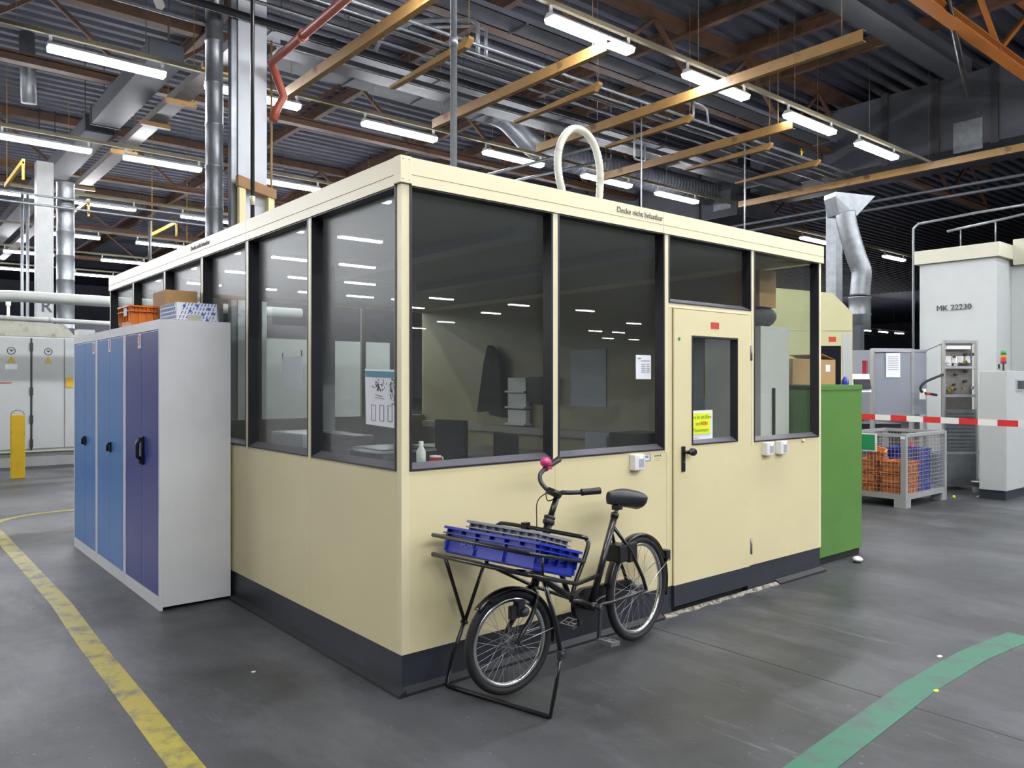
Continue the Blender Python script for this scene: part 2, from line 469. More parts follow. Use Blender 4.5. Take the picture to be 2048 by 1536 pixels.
for y in (-.96, -5.96, -10.9):
    for k in range(2 if y > -2 else 1, 12):
        lamp(-8.2 + 2.7 * k, y, LZ, 'lit tube lamp above and behind the photographer', 'lamps behind the view')
for y, xs in ((-31.8, (10.5, 16, 21.5, 27, 32.5, 41)), (-37, (13, 23, 29, 43)), (-45, (12, 25, 31, 47, 50)), (-52, (20, 33, 56, 60))):
    for x in xs: lamp(x, y, LZ, 'distant tube lamp mirrored in the booth front windows', 'lamps far behind the view')

# trunking rails the lamps hang from
for y, nm, xa, xb in ((4.04, 'nearest', -1, 15.9), (9.04, 'second', -28, 15.9), (14., 'third', -28, 15.9), (19.05, 'fourth', -28, 15.9), (24.2, 'fifth', -28, 15.9), (28.9, 'sixth', -28, 15.9), (33.8, 'farthest', -28, 15.9),
                      (9.9, 'distant right', 18.5, 29), (29.5, 'far right', 54, 76), (33.5, 'far right', 53, 75), (38.5, 'far right', 51, 71), (-.96, 'overhead', -9, 25), (-5.96, 'overhead', -9, 25), (-10.9, 'overhead', -9, 25),
                      (-31.8, 'mirrored', 9, 44), (-37, 'mirrored', 12, 46), (-45, 'mirrored', 11, 53), (-52, 'mirrored', 19, 63)):
    mb = MB(); mb.box(xa, xb, y - .03, y + .03, LZ + .16, LZ + .22)
    x = xa + .6
    while x < xb: mb.cyl((x, y, LZ + .22), (x, y, 8.6), .004, seg=5); x += 2.7 if abs(y) < 28 else 8
    one('lamp_rail', mb, 'rail_beige', f'pale beige rail carrying the {nm} row of tube lamps', 'lamp rail', 'rails of the lamp rows')

# ------------------------------------------------------------------ roof steel
def truss(y, label, xa=-10, xb=26, m='ochre_dark', zt=8.42, zb=7.1):
    t = thing('roof_truss', label, 'roof truss', (xa, y, zb), 0, 'roof trusses across the hall')
    L = xb - xa; H = zt - zb
    MB().box(0, L, -.11, .11, H - .09, H + .1).build('top_chord', m, t)
    mb = MB(); mb.box(0, L, -.1, .1, -.08, -.06); mb.box(0, L, -.015, .015, -.06, .06); mb.box(0, L, -.1, .1, .06, .08)
    mb.build('bottom_chord', m, t)
    n = int(L / 3.0); st = L / n
    for i in range(n):
        a = MB(); a.beam((i * st, 0, .05), ((i + .5) * st, 0, H - .06), .07, .07); a.build('brace', m, t)
        a = MB(); a.beam(((i + .5) * st, 0, H - .06), ((i + 1) * st, 0, .05), .07, .07); a.build('brace', m, t)
    return t
truss(1.7, 'orange roof truss crossing the upper right corner', m='orange_steel', xa=3)
truss(6.4, 'brown roof truss above the pipe rack and booth roof')
truss(12.6, 'brown roof truss beyond the white column')
truss(20.3, 'brown roof truss in the middle distance on the left')
truss(28.2, 'brown roof truss far back on the left')
truss(36., 'faint brown roof truss farthest back', xb=20)
for x in (-6, -1.5, 3.2, 7., 10.4, 12.1, 13.8):
    mb = MB(); mb.box(x - .07, x + .07, -4, 48, 8.28, 8.32); mb.box(x - .02, x + .02, -4, 48, 8.32, 8.5); mb.box(x - .07, x + .07, -4, 48, 8.5, 8.54)
    one('roof_beam', mb, 'ochre_dark', 'dark brown steel roof beam running away under the roof deck', 'roof beam', 'roof beams under the deck')
# channel beams hung at lamp height
nm = {3.05: 'ochre hung steel channel left of the grey conduit pipe', 5.6: 'ochre hung steel channel meeting the brightest lamp',
      7.9: 'ochre hung steel channel between the two nearest lamps', 10.3: 'ochre hung steel channel over the office fascia',
      15.2: 'long orange channel in front of the dark main duct'}
for x, ya, yb, z in ((3.05, 2.8, 8.3, 5.97), (5.6, 3.9, 8.0, 5.97), (7.9, 1.6, 7.9, 5.97), (10.3, 4.0, 8.6, 5.95), (15.2, -1.5, 8.4, 6.05)):
    mb = MB(); mb.box(x - .045, x + .045, ya, yb, z - .09, z - .08); mb.box(x - .045, x - .037, ya, yb, z - .08, z + .05); mb.box(x - .045, x + .045, ya, yb, z + .05, z + .06)
    for yy in (ya + .3, yb - .2): mb.cyl((x, yy, z + .06), (x, yy, 8.5), .005, seg=5)
    one('hung_channel', mb, 'ochre', nm[x], 'steel channel', 'channels hung at lamp height')
for i, x in enumerate((4.3, 6.8, 9.1, 11.6, 13.4)):
    mb = MB(); mb.prism([(x, 5.25, 6.14), (x, 5.35, 6.06), (x, 7.3, 6.06), (x, 7.3, 6.1), (x, 5.25, 6.18)], (.09, 0, 0)); mb.cyl((x + .04, 5.3, 6.16), (x + .04, 5.3, 8.5), .005, seg=5)
    one('pipe_bracket', mb, 'ochre', f'small ochre pipe bracket, {ORD[i]} from the left under the pipe bundle', 'bracket', 'brackets under the pipe bundle')
# pipe bundle
for y, r_, z, m, lb in ((5.42, .024, 6.19, 'galv', 'bright thin steel pipe at the front of the pipe bundle'), (5.62, .017, 6.16, 'galv', 'thin steel pipe second from the front of the bundle'),
                    (5.84, .034, 6.2, 'galv', 'thick steel pipe in the middle of the pipe bundle'), (6.14, .024, 6.17, 'galv', 'steel pipe just behind the thick one in the bundle'),
                    (6.72, .05, 6.22, 'galv_dull', 'fat dull pipe at the back of the pipe bundle'), (7.1, .022, 6.14, 'galv', 'rearmost thin pipe of the pipe bundle')):
    mb = MB(); mb.cyl((-6, y, z), (15.2, y, z), r_, seg=12)
    x = -4.
    while x < 15: mb.cyl((x, y, z), (x + .07, y, z), r_ * 1.25, seg=12); x += 3.1 + r_ * 8
    one('steel_pipe', mb, m, lb, 'pipe', 'pipes of the hung bundle')
for y0_, y1_, z, xb, lb in ((7.45, 7.85, 6.3, 15.9, 'grey cable tray behind the pipe bundle'), (8.0, 8.4, 6.75, 15.9, 'higher grey cable tray behind the pipe bundle'), (5.7, 6.1, 6.92, 15, 'dark cable tray above the pipe bundle')):
    mb = MB(); mb.box(2.6, xb, y0_, y1_, z, z + .01); mb.box(2.6, xb, y0_, y0_ + .01, z, z + .09); mb.box(2.6, xb, y1_ - .01, y1_, z, z + .09)
    for k in range(4): mb.cyl((2.6, y0_ + .07 + k * .08, z + .035), (xb, y0_ + .07 + k * .08, z + .035), .02, seg=6)
    for k in range(5): mb.box(2.7 + 3 * k, 2.74 + 3 * k, y0_ - .02, y1_ + .02, z - .03, z)
    one('cable_tray', mb, 'galv_dull', lb, 'cable tray', 'trays along the pipe bundle')
# U shaped drop pipes and hose stubs on the bundle
mb = MB(); mb.tube([(8.6, 6.1, 6.2), (8.6, 6.1, 5.52), (8.62, 6.1, 5.49), (8.85, 6.1, 5.49), (8.88, 6.1, 5.52), (8.88, 6.1, 5.8)], .02, 8)
one('drop_pipe', mb, 'galv', 'small U-shaped steel drop pipe hanging under the bundle', 'pipe')
mb = MB(); mb.tube([(4.95, 5.9, 6.2), (4.95, 5.9, 6.75), (4.9, 6.0, 6.84), (4.3, 6.6, 6.86), (4.0, 7.0, 6.7), (3.9, 7.1, 6.4)], .035, 10); mb.tube([(5.1, 5.9, 6.2), (5.1, 5.9, 6.72), (5.04, 6.0, 6.8), (4.5, 6.6, 6.82)], .03, 8)
one('riser_pipe', mb, 'galv', 'bent pair of steel riser pipes above the bundle, right of the conduit', 'pipe')
mb = MB(); mb.tube([(9.5, 5.5, 6.2), (9.5, 5.5, 6.5), (9.55, 5.55, 6.58), (9.8, 5.55, 6.58), (9.9, 5.5, 6.5), (9.95, 5.5, 6.2)], .022, 8)
one('riser_pipe', mb, 'galv', 'small arched steel riser pipe on the bundle left of the lamp row', 'pipe')
mb = MB(); mb.cyl((13., 5.42, 6.2), (13., 5.42, 6.36), .02, seg=8); mb.cyl((12.96, 5.42, 6.3), (13.1, 5.42, 6.3), .014, seg=8)
one('valve', mb, 'brass', 'small brass tap standing on the front pipe of the bundle', 'valve')
# long rods crossing behind the booth
for i, (a, b) in enumerate((((5.2, 9.4, 4.75), (9.0, 7.4, 6.1)), ((5.7, 9.2, 4.75), (9.6, 7.6, 6.0)))):
    mb = MB(); mb.cyl(a, b, .03, seg=8); mb.cyl(b, (b[0], b[1], 8.5), .006, seg=5)
    one('sloping_pipe', mb, 'galv', ['upper', 'lower'][i] + ' of two sloping steel pipes rising behind the booth roof', 'pipe', 'sloping pipes behind the booth')
    
# rectangular supply duct turning into a spiral duct
t = thing('supply_duct', 'long grey ventilation duct with elbow dropping into a round spiral duct behind the booth', 'duct', (8.4, 9.7, 7.0))
mb = MB(); mb.box(3.3, 8.3, 9.5, 10.0, 7.05, 7.42)
for k in range(4): mb.box(3.4 + 1.5 * k, 3.43 + 1.5 * k, 9.48, 10.02, 7.03, 7.44)
for k in range(4): mb.cyl((3.6 + 1.3 * k, 9.75, 7.4), (3.6 + 1.3 * k, 9.75, 8.5), .008, seg=5)
mb.build('rectangular_run', 'galv_dull', t, world=True)
MB().tube(smooth([(8.2, 9.75, 7.24), (8.6, 9.75, 7.2), (8.95, 9.75, 7.02), (9.3, 9.75, 6.8), (9.7, 9.75, 6.68), (10.1, 9.75, 6.66)], 3), .27, 18).build('elbow', 'galv', t, world=True)
mb = MB(); x = 9.9; pr = []
while x < 15.7: pr += [(.31, x), (.31, x + .1), (.318, x + .105), (.318, x + .12)]; x += .125
mb.lathe(pr, (0, 9.75, 6.66), (1, 0, 0), 24); mb.build('spiral_run', 'galv_dull', t, world=True)
# big main duct on the right
t = thing('main_duct', 'huge dark rectangular main duct with seams in the upper right', 'duct', (16.6, 5, 6.5))
MB().box(16, 17.8, -14, 8.6, 6.5, 8.05).build('duct_body', 'duct_dark', t, world=True)
for y in (5.0, 3.9, 2.75, 1.3, 6.6): MB().box(15.96, 16, y, y + .14, 6.45, 8.1).build('flange', 'dark_metal', t, world=True)
MB().box(15.985, 16.0, 3.05, 3.62, 6.4, 7.05).build('pale_patch', 'galv', t, world=True)
t = thing('main_duct', 'far continuation of the dark main duct behind the office roof', 'duct', (16.6, 12, 6.1))
MB().box(16, 17.8, 9.0, 26, 6.0, 7.9).build('duct_body', 'duct_dark', t, world=True)
MB().box(15.985, 16.0, 9.2, 9.75, 6.2, 6.72).build('pale_patch', 'galv', t, world=True)
for y in (10.2, 12.4, 14.6): MB().box(15.96, 16, y, y + .14, 5.95, 7.95).build('flange', 'dark_metal', t, world=True)
for y, z, lb in ((5.6, 5.6, 'upper'), (5.6, 5.42, 'lower')):
    mb = MB(); mb.cyl((15.6, -4, z), (15.6, 12, z), .035, seg=8)
    one('side_pipe', mb, 'galv_dull', lb + ' dark pipe running below the main duct on the right', 'pipe', 'pipes below the main duct')
mb = MB(); mb.box(4.0, 15, 2.9, 3.35, 7.65, 7.95)
one('upper_duct', mb, 'duct_dark', 'dark flat duct high under the roof above the nearest lamps', 'duct')
mb = MB(); mb.tube([(9, 1.2, 7.5), (12, 2.0, 6.9), (14, 2.6, 6.9)], .05, 8)
one('cable_bundle', mb, 'black_plastic', 'black sagging cable bundle beside the orange truss at top right', 'cable')

# big dark duct and tray running away at upper left
for i, (a, b) in enumerate(((9.6, 13.6), (14.0, 19), (19.3, 30))):
    mb = MB(); mb.box(1.42, 1.92, a, b, 6.5, 6.8); mb.box(1.4, 1.94, a + .02, a + .06, 6.48, 6.82); mb.box(1.4, 1.94, b - .06, b - .02, 6.48, 6.82)
    for q in range(2): mb.cyl((1.5 + .35 * q, a + .5, 6.8), (1.5 + .35 * q, a + .5, 8.5), .01, seg=5)
    one('flat_duct', mb, 'duct_dark', f'dark flat ventilation duct at upper left, {["nearest", "middle", "farthest"][i]} piece of three', 'duct', 'dark ducts at upper left')
mb = MB(); mb.box(2.12, 2.4, 7.6, 34, 6.38, 6.4); mb.box(2.12, 2.13, 7.6, 34, 6.4, 6.52); mb.box(2.39, 2.4, 7.6, 34, 6.4, 6.52)
for k in range(3): mb.cyl((2.2 + k * .06, 7.6, 6.42), (2.2 + k * .06, 34, 6.42), .02, seg=6)
one('cable_tray', mb, 'tray_grey', 'long galvanised cable tray running away at upper left beside the dark ducts', 'cable tray')
for i, y in enumerate((8.9, 10.8, 12.3, 14.6, 18.5, 22.5)):
    mb = MB(); mb.box(2.0, 2.52, y, y + .09, 6.3, 6.38); mb.cyl((2.48, y + .04, 6.38), (2.48, y + .04, 8.5), .01, seg=5)
    one('tray_bracket', mb, 'ochre', f'small ochre bracket under the left cable tray, {ORD[i]} from the near end', 'bracket', 'brackets under the left tray')
mb = MB(); mb.cyl((.55, 15, 8.5), (.62, 15.2, 7.15), .14, seg=14)
one('vent_stub', mb, 'galv', 'pale round vent stub under the roof at far left', 'duct')
mb = MB(); mb.beam((1.2, 9.6, 8.2), (1.6, 9.6, 7.3), .3, .02)
one('reflector_panel', mb, 'machine_cream', 'pale hanging sheet panel above the nearest left lamp', 'panel')
for y, z, lb in ((16.3, 5.55, 'upper'), (16.3, 5.35, 'lower')):
    mb = MB(); mb.cyl((-8, y, z), (10, y, z), .025, seg=8)
    one('distribution_pipe', mb, 'galv', f'{lb} of two thin steel pipes crossing at far left above the columns', 'pipe', 'thin pipes at far left')
for i, (x, y, z) in enumerate(((.4, 15.5, 5.75), (1.95, 17.6, 5.6), (4.2, 18.8, 5.6), (5.6, 20.3, 5.5))):
    mb = MB(); mb.beam((x, y - 1.2, z), (x, y + 1.2, z), .05, .09); mb.box(x - .02, x + .02, y - 1.2, y - 1.16, z - .35, z); mb.cyl((x, y + 1, z), (x, y + 1, 8.5), .006, seg=5)
    one('cantilever_bracket', mb, 'bollard_yellow', f'bright yellow cantilever bracket hung under the left lamps, {ORD[i]} from the left', 'bracket', 'yellow brackets under the left lamps')
# columns
t = thing('steel_column', 'white square column behind the booth with an ochre frame round its foot', 'column', (1.94, 6.95, 0))
MB().box(1.73, 2.11, 6.75, 7.1, 0, 8.5).build('shaft', 'col_white', t, world=True)
mb = MB(); mb.box(1.70, 1.78, 6.62, 6.7, 2.62, 4.1); mb.box(2.08, 2.16, 6.62, 6.7, 2.62, 4.02); mb.build('ochre_frame', 'col_cream', t, world=True)
MB().hexa([(1.68, 6.6, 4.0), (2.18, 6.6, 3.9), (2.18, 6.7, 3.9), (1.68, 6.7, 4.0), (1.68, 6.6, 4.14), (2.18, 6.6, 4.02), (2.18, 6.7, 4.02), (1.68, 6.7, 4.14)]).build('frame_lintel', 'brown_wood', t, world=True)
mb = MB(); z = 0; pr = []
while z < 7.9: pr += [(.11, z), (.11, z + .5), (.118, z + .51), (.118, z + .53)]; z += .54
mb.lathe(pr, (1.53, 7.05, 0), seg=20); one('round_duct', mb, 'galv', 'round galvanised duct standing left of the white column', 'duct')
mb = MB(); mb.box(1.655, 1.725, 6.78, 6.9, 0, 8.4); one('cable_riser', mb, 'galv', 'narrow galvanised riser between the round duct and the white column', 'cable duct')
mb = MB(); mb.cyl((2.16, 6.72, 2.6), (2.16, 6.72, 6.0), .016, seg=8); one('thin_pipe', mb, 'ochre', 'thin orange pipe up the right edge of the white column', 'pipe')
mb = MB(); mb.tube([(2.18, 6.7, 4.95), (2.22, 6.7, 5.1), (2.3, 6.65, 5.28), (2.18, 6.6, 5.5), (2.07, 6.5, 5.63), (2.06, 4.46, 5.68), (2.04, 1.5, 5.76)], .055, 14)
for p, q in (((2.066, 5.6, 5.647), (2.066, 5.54, 5.649)), ((2.055, 3.5, 5.7), (2.055, 3.44, 5.702))): mb.cyl(p, q, .068, seg=14)
one('red_pipe', mb, 'red_pipe', 'rust red pipe with an elbow coming to the top of the white column', 'pipe')
mb = MB(); mb.cyl((1.31, 5.2, 2.59), (1.31, 5.2, 8.5), .022, seg=10); one('black_cable', mb, 'black_plastic', 'black cable hanging down to the booth roof before the white column', 'cable')
mb = MB(); mb.cyl((1.31, 5.2, 3.45), (1.31, 5.2, 3.55), .028, seg=10); one('cable_connector', mb, 'machine_cream', 'pale connector on the black hanging cable', 'connector')
t = thing('grey_conduit', 'tall grey steel conduit rising from the booth roof near its front corner', 'pipe', (1.02, 1.0, 2.59))
MB().cyl((1.02, 1.0, 2.59), (1.02, 1.0, 8.5), .0225, seg=14).build('tube', 'galv', t, world=True)
MB().cyl((1.02, 1.0, 3.72), (1.02, 1.0, 3.78), .027, seg=14).build('coupling', 'galv', t, world=True)
mb = MB(); pts = []
for p in ((2.61, 1.5, 2.58), (2.61, 1.5, 2.68), (2.6, 1.5, 2.8), (2.53, 1.5, 2.98), (2.45, 1.5, 3.18), (2.43, 1.5, 3.36), (2.48, 1.5, 3.52), (2.59, 1.5, 3.63), (2.73, 1.5, 3.64), (2.85, 1.5, 3.56), (2.92, 1.5, 3.4), (2.93, 1.5, 3.2), (2.9, 1.5, 2.95), (2.86, 1.5, 2.72), (2.85, 1.5, 2.58)): pts.append(p)
sp = smooth(pts, 10); rs = [.03 + .0035 * (i % 2) for i in range(len(sp))]
mb.tube(sp, rs, 12); one('flexible_hose', mb, 'dirty_white', 'pale ribbed hose looping up from the booth roof and back', 'hose')
for i, (x, y) in enumerate(((8.0, 5.42), (10.97, 5.42))):
    mb = MB(); mb.cyl((x, y, 3.0), (x, y, 6.18), .014, seg=6)
    one('hanger_rod', mb, 'galv', ['thin steel rod rising behind the roof lettering', 'thin steel rod above the door end of the booth'][i], 'rod')
mb = MB(); mb.cyl((.2, 5.0, 2.58), (.2, 5.0, 3.1), .016, seg=8); one('vent_pipe', mb, 'galv', 'short thin pipe standing on the far left of the booth roof', 'pipe')
# far left group
t = thing('steel_column', 'white square column at far left with a letter sign', 'column', (1.07, 16.4, 0))
MB().box(.92, 1.24, 16.3, 16.6, 0, 6.3).build('shaft', 'plinth_grey', t, world=True)
MB().text('R', .36, frameM((1.1, 16.29, 3.15), *FX), bold=.004).build('letter', 'ink', t, world=True)
mb = MB(); z = 2.2; pr = [(.18, 0)]
while z < 5.9: pr += [(.18, z), (.18, z + .5), (.187, z + .51), (.187, z + .53)]; z += .54
mb.lathe(pr, (1.52, 16.6, 0), seg=24); one('round_duct', mb, 'galv', 'fat round duct right of the lettered column at far left', 'duct')
for i, x in enumerate((.68, .78)):
    mb = MB(); mb.cyl((x, 16.5, 0), (x, 16.5, 5.6), .03, seg=8); one('conduit', mb, 'galv', f'thin upright conduit left of the lettered column, {["outer", "inner"][i]} one', 'pipe', 'conduits at far left')
mb = MB(); mb.tube(smooth([(-1.6, 11.2, 2.6), (-1.0, 11.5, 2.72), (-.6, 11.9, 2.86), (-.2, 12.0, 2.93), (.4, 12.0, 2.94), (2.2, 12.0, 2.94), (5., 12.0, 2.94)], 4), .095, 16)
one('fat_pipe', mb, 'pipe_white', 'fat white insulated pipe with a bend crossing behind the lockers', 'pipe')
mb = MB(); mb.tube([(-3, 12.2, 2.62), (1.8, 12.2, 2.56), (2.0, 12.2, 2.5), (2.0, 12.2, 2.1)], .045, 12); mb.cyl((.48, 12.2, 2.585), (.56, 12.2, 2.585), .055, seg=12)
one('thin_white_pipe', mb, 'pipe_white', 'thinner white pipe crossing below the fat one at far left', 'pipe')
for bx_, lb in (((-.6, .9, 16.9, 17.2, 2.0, 2.9), 'dark machine block behind the lettered column'), ((-9, 6, 30, 30.3, 0, 3.2), 'long dark partition far behind the left machines'), ((1.9, 5, 18, 19.5, 0, 3.0), 'dark machine block in the gap behind the white pipes')):
    mb = MB(); mb.box(*bx_); one('dark_machinery', mb, 'duct_dark', lb, 'machine')
t = thing('signal_tower', 'signal lamp with red and green glowing at far left', 'signal lamp', (.07, 13.6, 2.33))
MB().cyl((.07, 13.6, 2.33), (.07, 13.6, 2.905), .024, seg=8).build('pole', 'white_plastic', t, world=True)
MB().cyl((.07, 13.6, 2.905), (.07, 13.6, 2.97), .04, seg=12).build('white_lens', 'white_plastic', t, world=True)
MB().cyl((.07, 13.6, 2.97), (.07, 13.6, 3.055), .04, seg=12).build('green_lens', 'signal_green', t, world=True)
MB().cyl((.07, 13.6, 3.055), (.07, 13.6, 3.15), .04, seg=12).build('red_lens', 'sign_red', t, world=True)

# ------------------------------------------------------------------ left electrical cabinets
def poly_disc(c, r, n=16): return [(c[0] + r * math.cos(2 * math.pi * k / n), c[1], c[2] + r * math.sin(2 * math.pi * k / n)) for k in range(n)]
t = thing('switch_cabinet', 'long off-white electrical cabinet with warning signs behind the yellow bollard', 'cabinet', (-1, 13.4, 0))
MB().box(-4.2, 1.9, 13.1, 13.9, .28, 2.33, .01).build('body', 'machine_white', t, world=True)
MB().box(-4.2, 1.9, 13.14, 13.9, 0, .27).build('plinth', 'plinth_grey', t, world=True)
MB().box(-4.2, 1.9, 13.08, 13.12, .26, .29).build('ledge', 'machine_cream', t, world=True)
for i, (xa, xb) in enumerate(((-.7, .34), (.37, .865), (.885, 1.88))):
    d = MB().box(xa, xb, 13.07, 13.1, .32, 2.31, .006).build('door', 'machine_white', t, world=True)
    if i < 2:
        cx = (.05, .62)[i]
        MB().prism([(cx - .065, 13.06, 1.86), (cx + .065, 13.06, 1.86), (cx, 13.06, 1.97)], (0, .008, 0)).build('warning_triangle', 'bollard_yellow', d, world=True)
        mb = MB(); mb.ring((cx, 13.065, 2.07), (0, 1, 0), .06, .006, 24, 5); mb.prism([(cx - .035, 13.065, 2.09), (cx + .035, 13.065, 2.09), (cx, 13.065, 2.05)], (0, .004, 0)); mb.build('ring_symbol', 'ink', d, world=True)
mb = MB(); mb.box(.345, .365, 13.06, 13.1, .3, 2.3)
for z in (2.15, 1.35, .85, .42): mb.box(.33, .38, 13.04, 13.09, z - .07, z + .07)
mb.build('hinge_bar', 'dark_metal', t, world=True)
MB().box(.9, 1.02, 13.055, 13.068, 1.42, 1.6).build('yellow_notice', 'bollard_yellow', t, world=True)
mb = MB(); mb.box(-.3, .05, 13.055, 13.068, 1.5, 1.513); mb.build('red_strip', 'sign_red', t, world=True)
MB().box(-.05, .14, 13.056, 13.068, 1.74, 1.83).build('white_label', 'paper', t, world=True)
mb = MB(); mb.prism([(-4, 13.2, 2.34), (1.1, 13.2, 2.34), (.9, 13.2, 2.58), (-.2, 13.2, 2.62), (-4, 13.2, 2.52)], (0, .6, 0))
one('canopy_cover', mb, 'dirty_white', 'beige sloping cover lying on top of the long electrical cabinet', 'machine cover')
mb = MB(); mb.box(1.12, 1.4, 13.15, 13.5, 2.335, 2.5); one('junction_box', mb, 'machine_white', 'small white box on top of the electrical cabinet right end', 'box')
t = thing('bollard', 'yellow flat steel bollard with wire loop handle on the floor at far left', 'bollard', (-.1, 11.2, 0))
MB().box(-.095, .095, -.05, .05, 0, 1.0, .008).build('post', 'bollard_yellow', t)
mb = MB(); mb.tube([(.09 * math.cos(a), 0, 1.0 + .075 * math.sin(a)) for a in [math.pi * k / 12 for k in range(13)]], .008, 6); mb.build('loop_handle', 'galv', t)

# ------------------------------------------------------------------ lockers
def locker(y0, blue, label, num):
    t = thing('steel_locker', label, 'cupboard', (-.486, y0, 0), 0, 'blue steel cupboards along the booth')
    W_, D, H = .895, .468, 1.92
    mb = MB(); mb.box(.018, D, 0, W_, .02, H, .004); mb.build('body', 'light_grey_steel', t)
    mb = MB(); mb.box(0, .02, 0, W_, 0, .085); mb.box(0, .02, 0, W_, 1.855, H); mb.box(0, .02, 0, .03, .085, 1.855); mb.box(0, .02, W_ - .03, W_, .085, 1.855); mb.build('front_frame', 'light_grey_steel', t)
    for a, b in ((.034, W_ / 2 - .001), (W_ / 2 + .001, W_ - .034)):
        d = MB().box(.002, .018, a, b, .09, 1.85, .002).build('door', blue, t)
        if b > W_ / 2 + .1 and num == '3' or num != '3' and a > .1:
            pass
    hy = W_ / 2 + (-.04 if num == '3' else -.03)
    mb = MB()
    if num == '3': mb.box(-.012, .002, hy - .018, hy + .018, .93, 1.13, .006); mb.tube([(-.012, hy, 1.12), (-.035, hy, 1.08), (-.035, hy, .99), (-.014, hy, .97)], .013, 8); mb.cyl((-.026, hy, .955), (-.012, hy, .955), .016, seg=10)
    else: mb.box(-.01, .002, hy - .014, hy + .014, .955, 1.04, .006); mb.tube([(-.01, hy, 1.03), (-.024, hy, 1.01), (-.022, hy, .965)], .011, 8)
    mb.build('handle', 'black_plastic', t)
    sy = {'3': W_ / 2 + .04, '1': W_ / 2 + .0, '8': .1}[num]
    st = MB().box(-.001, .0025, sy - .035, sy + .035, 1.745, 1.845).build('number_sticker', 'paper', t)
    MB().text(num, .1, frameM((-.0015, sy, 1.795), *FY), bold=.004).build('numeral', 'sign_red', st)
locker(2.205, 'blue_dark', 'grey cupboard with dark blue double doors, nearest of three at the booth wall', '3')
locker(3.105, 'blue_light', 'grey cupboard with light blue doors, middle one of three', '1')
locker(4.005, 'blue_light', 'grey cupboard with light blue doors, farthest of three', '8')
def eurobox(name, label, c, L, W_, H, m, rz=0, tilt=None, cat='crate', group=None, ribs=6, M4=None, extra=None):
    """open plastic container: walls, floor, rim and ribs; L along x, W along y"""
    t = thing(name, label, cat, c, rz, group)
    if M4: t.matrix_basis = M4
    mb = MB(); a, b = L / 2, W_ / 2; wt = .006; iy, ix = b - .022, a - .022
    mb.box(-ix, ix, -iy, iy, 0, .008)
    mb.box(-ix, ix, -iy, -iy + wt, 0, H); mb.box(-ix, ix, iy - wt, iy, 0, H); mb.box(-ix, -ix + wt, -iy, iy, 0, H); mb.box(ix - wt, ix, -iy, iy, 0, H)
    sh = mb
    mb = MB()
    for z0, z1 in ((H - .012, H), (H * .72, H * .72 + .006)):
        mb.box(-a, a, -b, -iy, z0, z1); mb.box(-a, a, iy, b, z0, z1); mb.box(-a, -ix, -iy, iy, z0, z1); mb.box(ix, a, -iy, iy, z0, z1)
    mb.build('rim', m, t)
    mb = sh
    for i in range(ribs + 1):
        x = -ix + 2 * ix * i / ribs
        for s in (-1, 1):
            y0_, y1_ = sorted((s * iy, s * (b - .004))); mb.box(x - .002, x + .002, y0_, y1_, H * .72, H - .01)
            if i % 2 == 0: mb.box(x - .004, x + .004, min(s * iy, s * (b - .01)), max(s * iy, s * (b - .01)), .01, H * .72)
    for i in range(5):
        y = -iy + 2 * iy * i / 4
        for s in (-1, 1): mb.box(min(s * ix, s * (a - .004)), max(s * ix, s * (a - .004)), y - .002, y + .002, H * .3, H - .01)
    mb.build('shell', m, t)
    if extra: extra(t)
    return t
def lab_(t): MB().box(-.065, .065, .0, .0015, 0, .07).build('label_card', 'paper', t)
eurobox('plastic_crate', 'small orange plastic crate on top of the blue cupboards', (-.34, 3.32, 1.92), .21, .34, .17, 'crate_orange',
        extra=lambda t: MB().box(-.1065, -.1045, -.12, -.03, .09, .15).build('label_card', 'paper', t))
t = thing('cardboard_box', 'large plain cardboard box at the back on top of the cupboards', 'cardboard box', (-.12, 3.0, 1.92))
MB().box(-.24, -.01, 2.93, 3.27, 1.92, 2.2, .003).build('carton', 'card', t, world=True)
t = thing('cardboard_box', 'white and blue printed cardboard box on the nearest cupboard', 'cardboard box', (-.15, 2.7, 1.92))
MB().box(-.29, -.012, 2.5, 2.9, 1.92, 2.07, .002).build('carton', 'paper', t, world=True)
mb = MB(); random.seed(3)
for k in range(13):
    for j in range(5):
        x = -.285 + k * .023 + j * .012; z = 1.928 + j * .03
        if x < -.022 and z < 2.06: mb.beam((x, 2.4985, z), (x + .009, 2.4985, z + .02), .0015, .006, (1, 0, -1))
for k in range(17):
    for j in range(5):
        y = 2.52 + k * .023 + j * .01; z = 1.928 + j * .03
        if y < 2.885: mb.beam((-.2915, y, z), (-.2915, y - .008, z + .02), .0015, .006, (0, 1, 1))
for (x, z) in ((-.24, 2.045), (-.15, 2.05), (-.07, 2.03), (-.11, 1.99), (-.04, 2.0), (-.08, 1.95), (-.2, 2.01)): mb.prism([(x + .011 * math.cos(k), 2.4975, z + .011 * math.sin(k)) for k in [i * math.pi / 5 for i in range(10)]], (0, .003, 0))
mb.build('blue_print', 'blue_print', t, world=True)
MB().box(-.22, -.12, 2.4965, 2.5, 1.925, 1.985).build('address_label', 'machine_cream', t, world=True)
mb = MB(); mb.tube(smooth([(-.42, 3.05, 1.925), (-.38, 2.9, 1.935), (-.4, 2.75, 1.93), (-.36, 2.6, 1.94), (-.42, 2.5, 1.93)]), .005, 6)
one('loose_cable', mb, 'black_plastic', 'thin black cable lying on the front edge of the cupboards', 'cable')

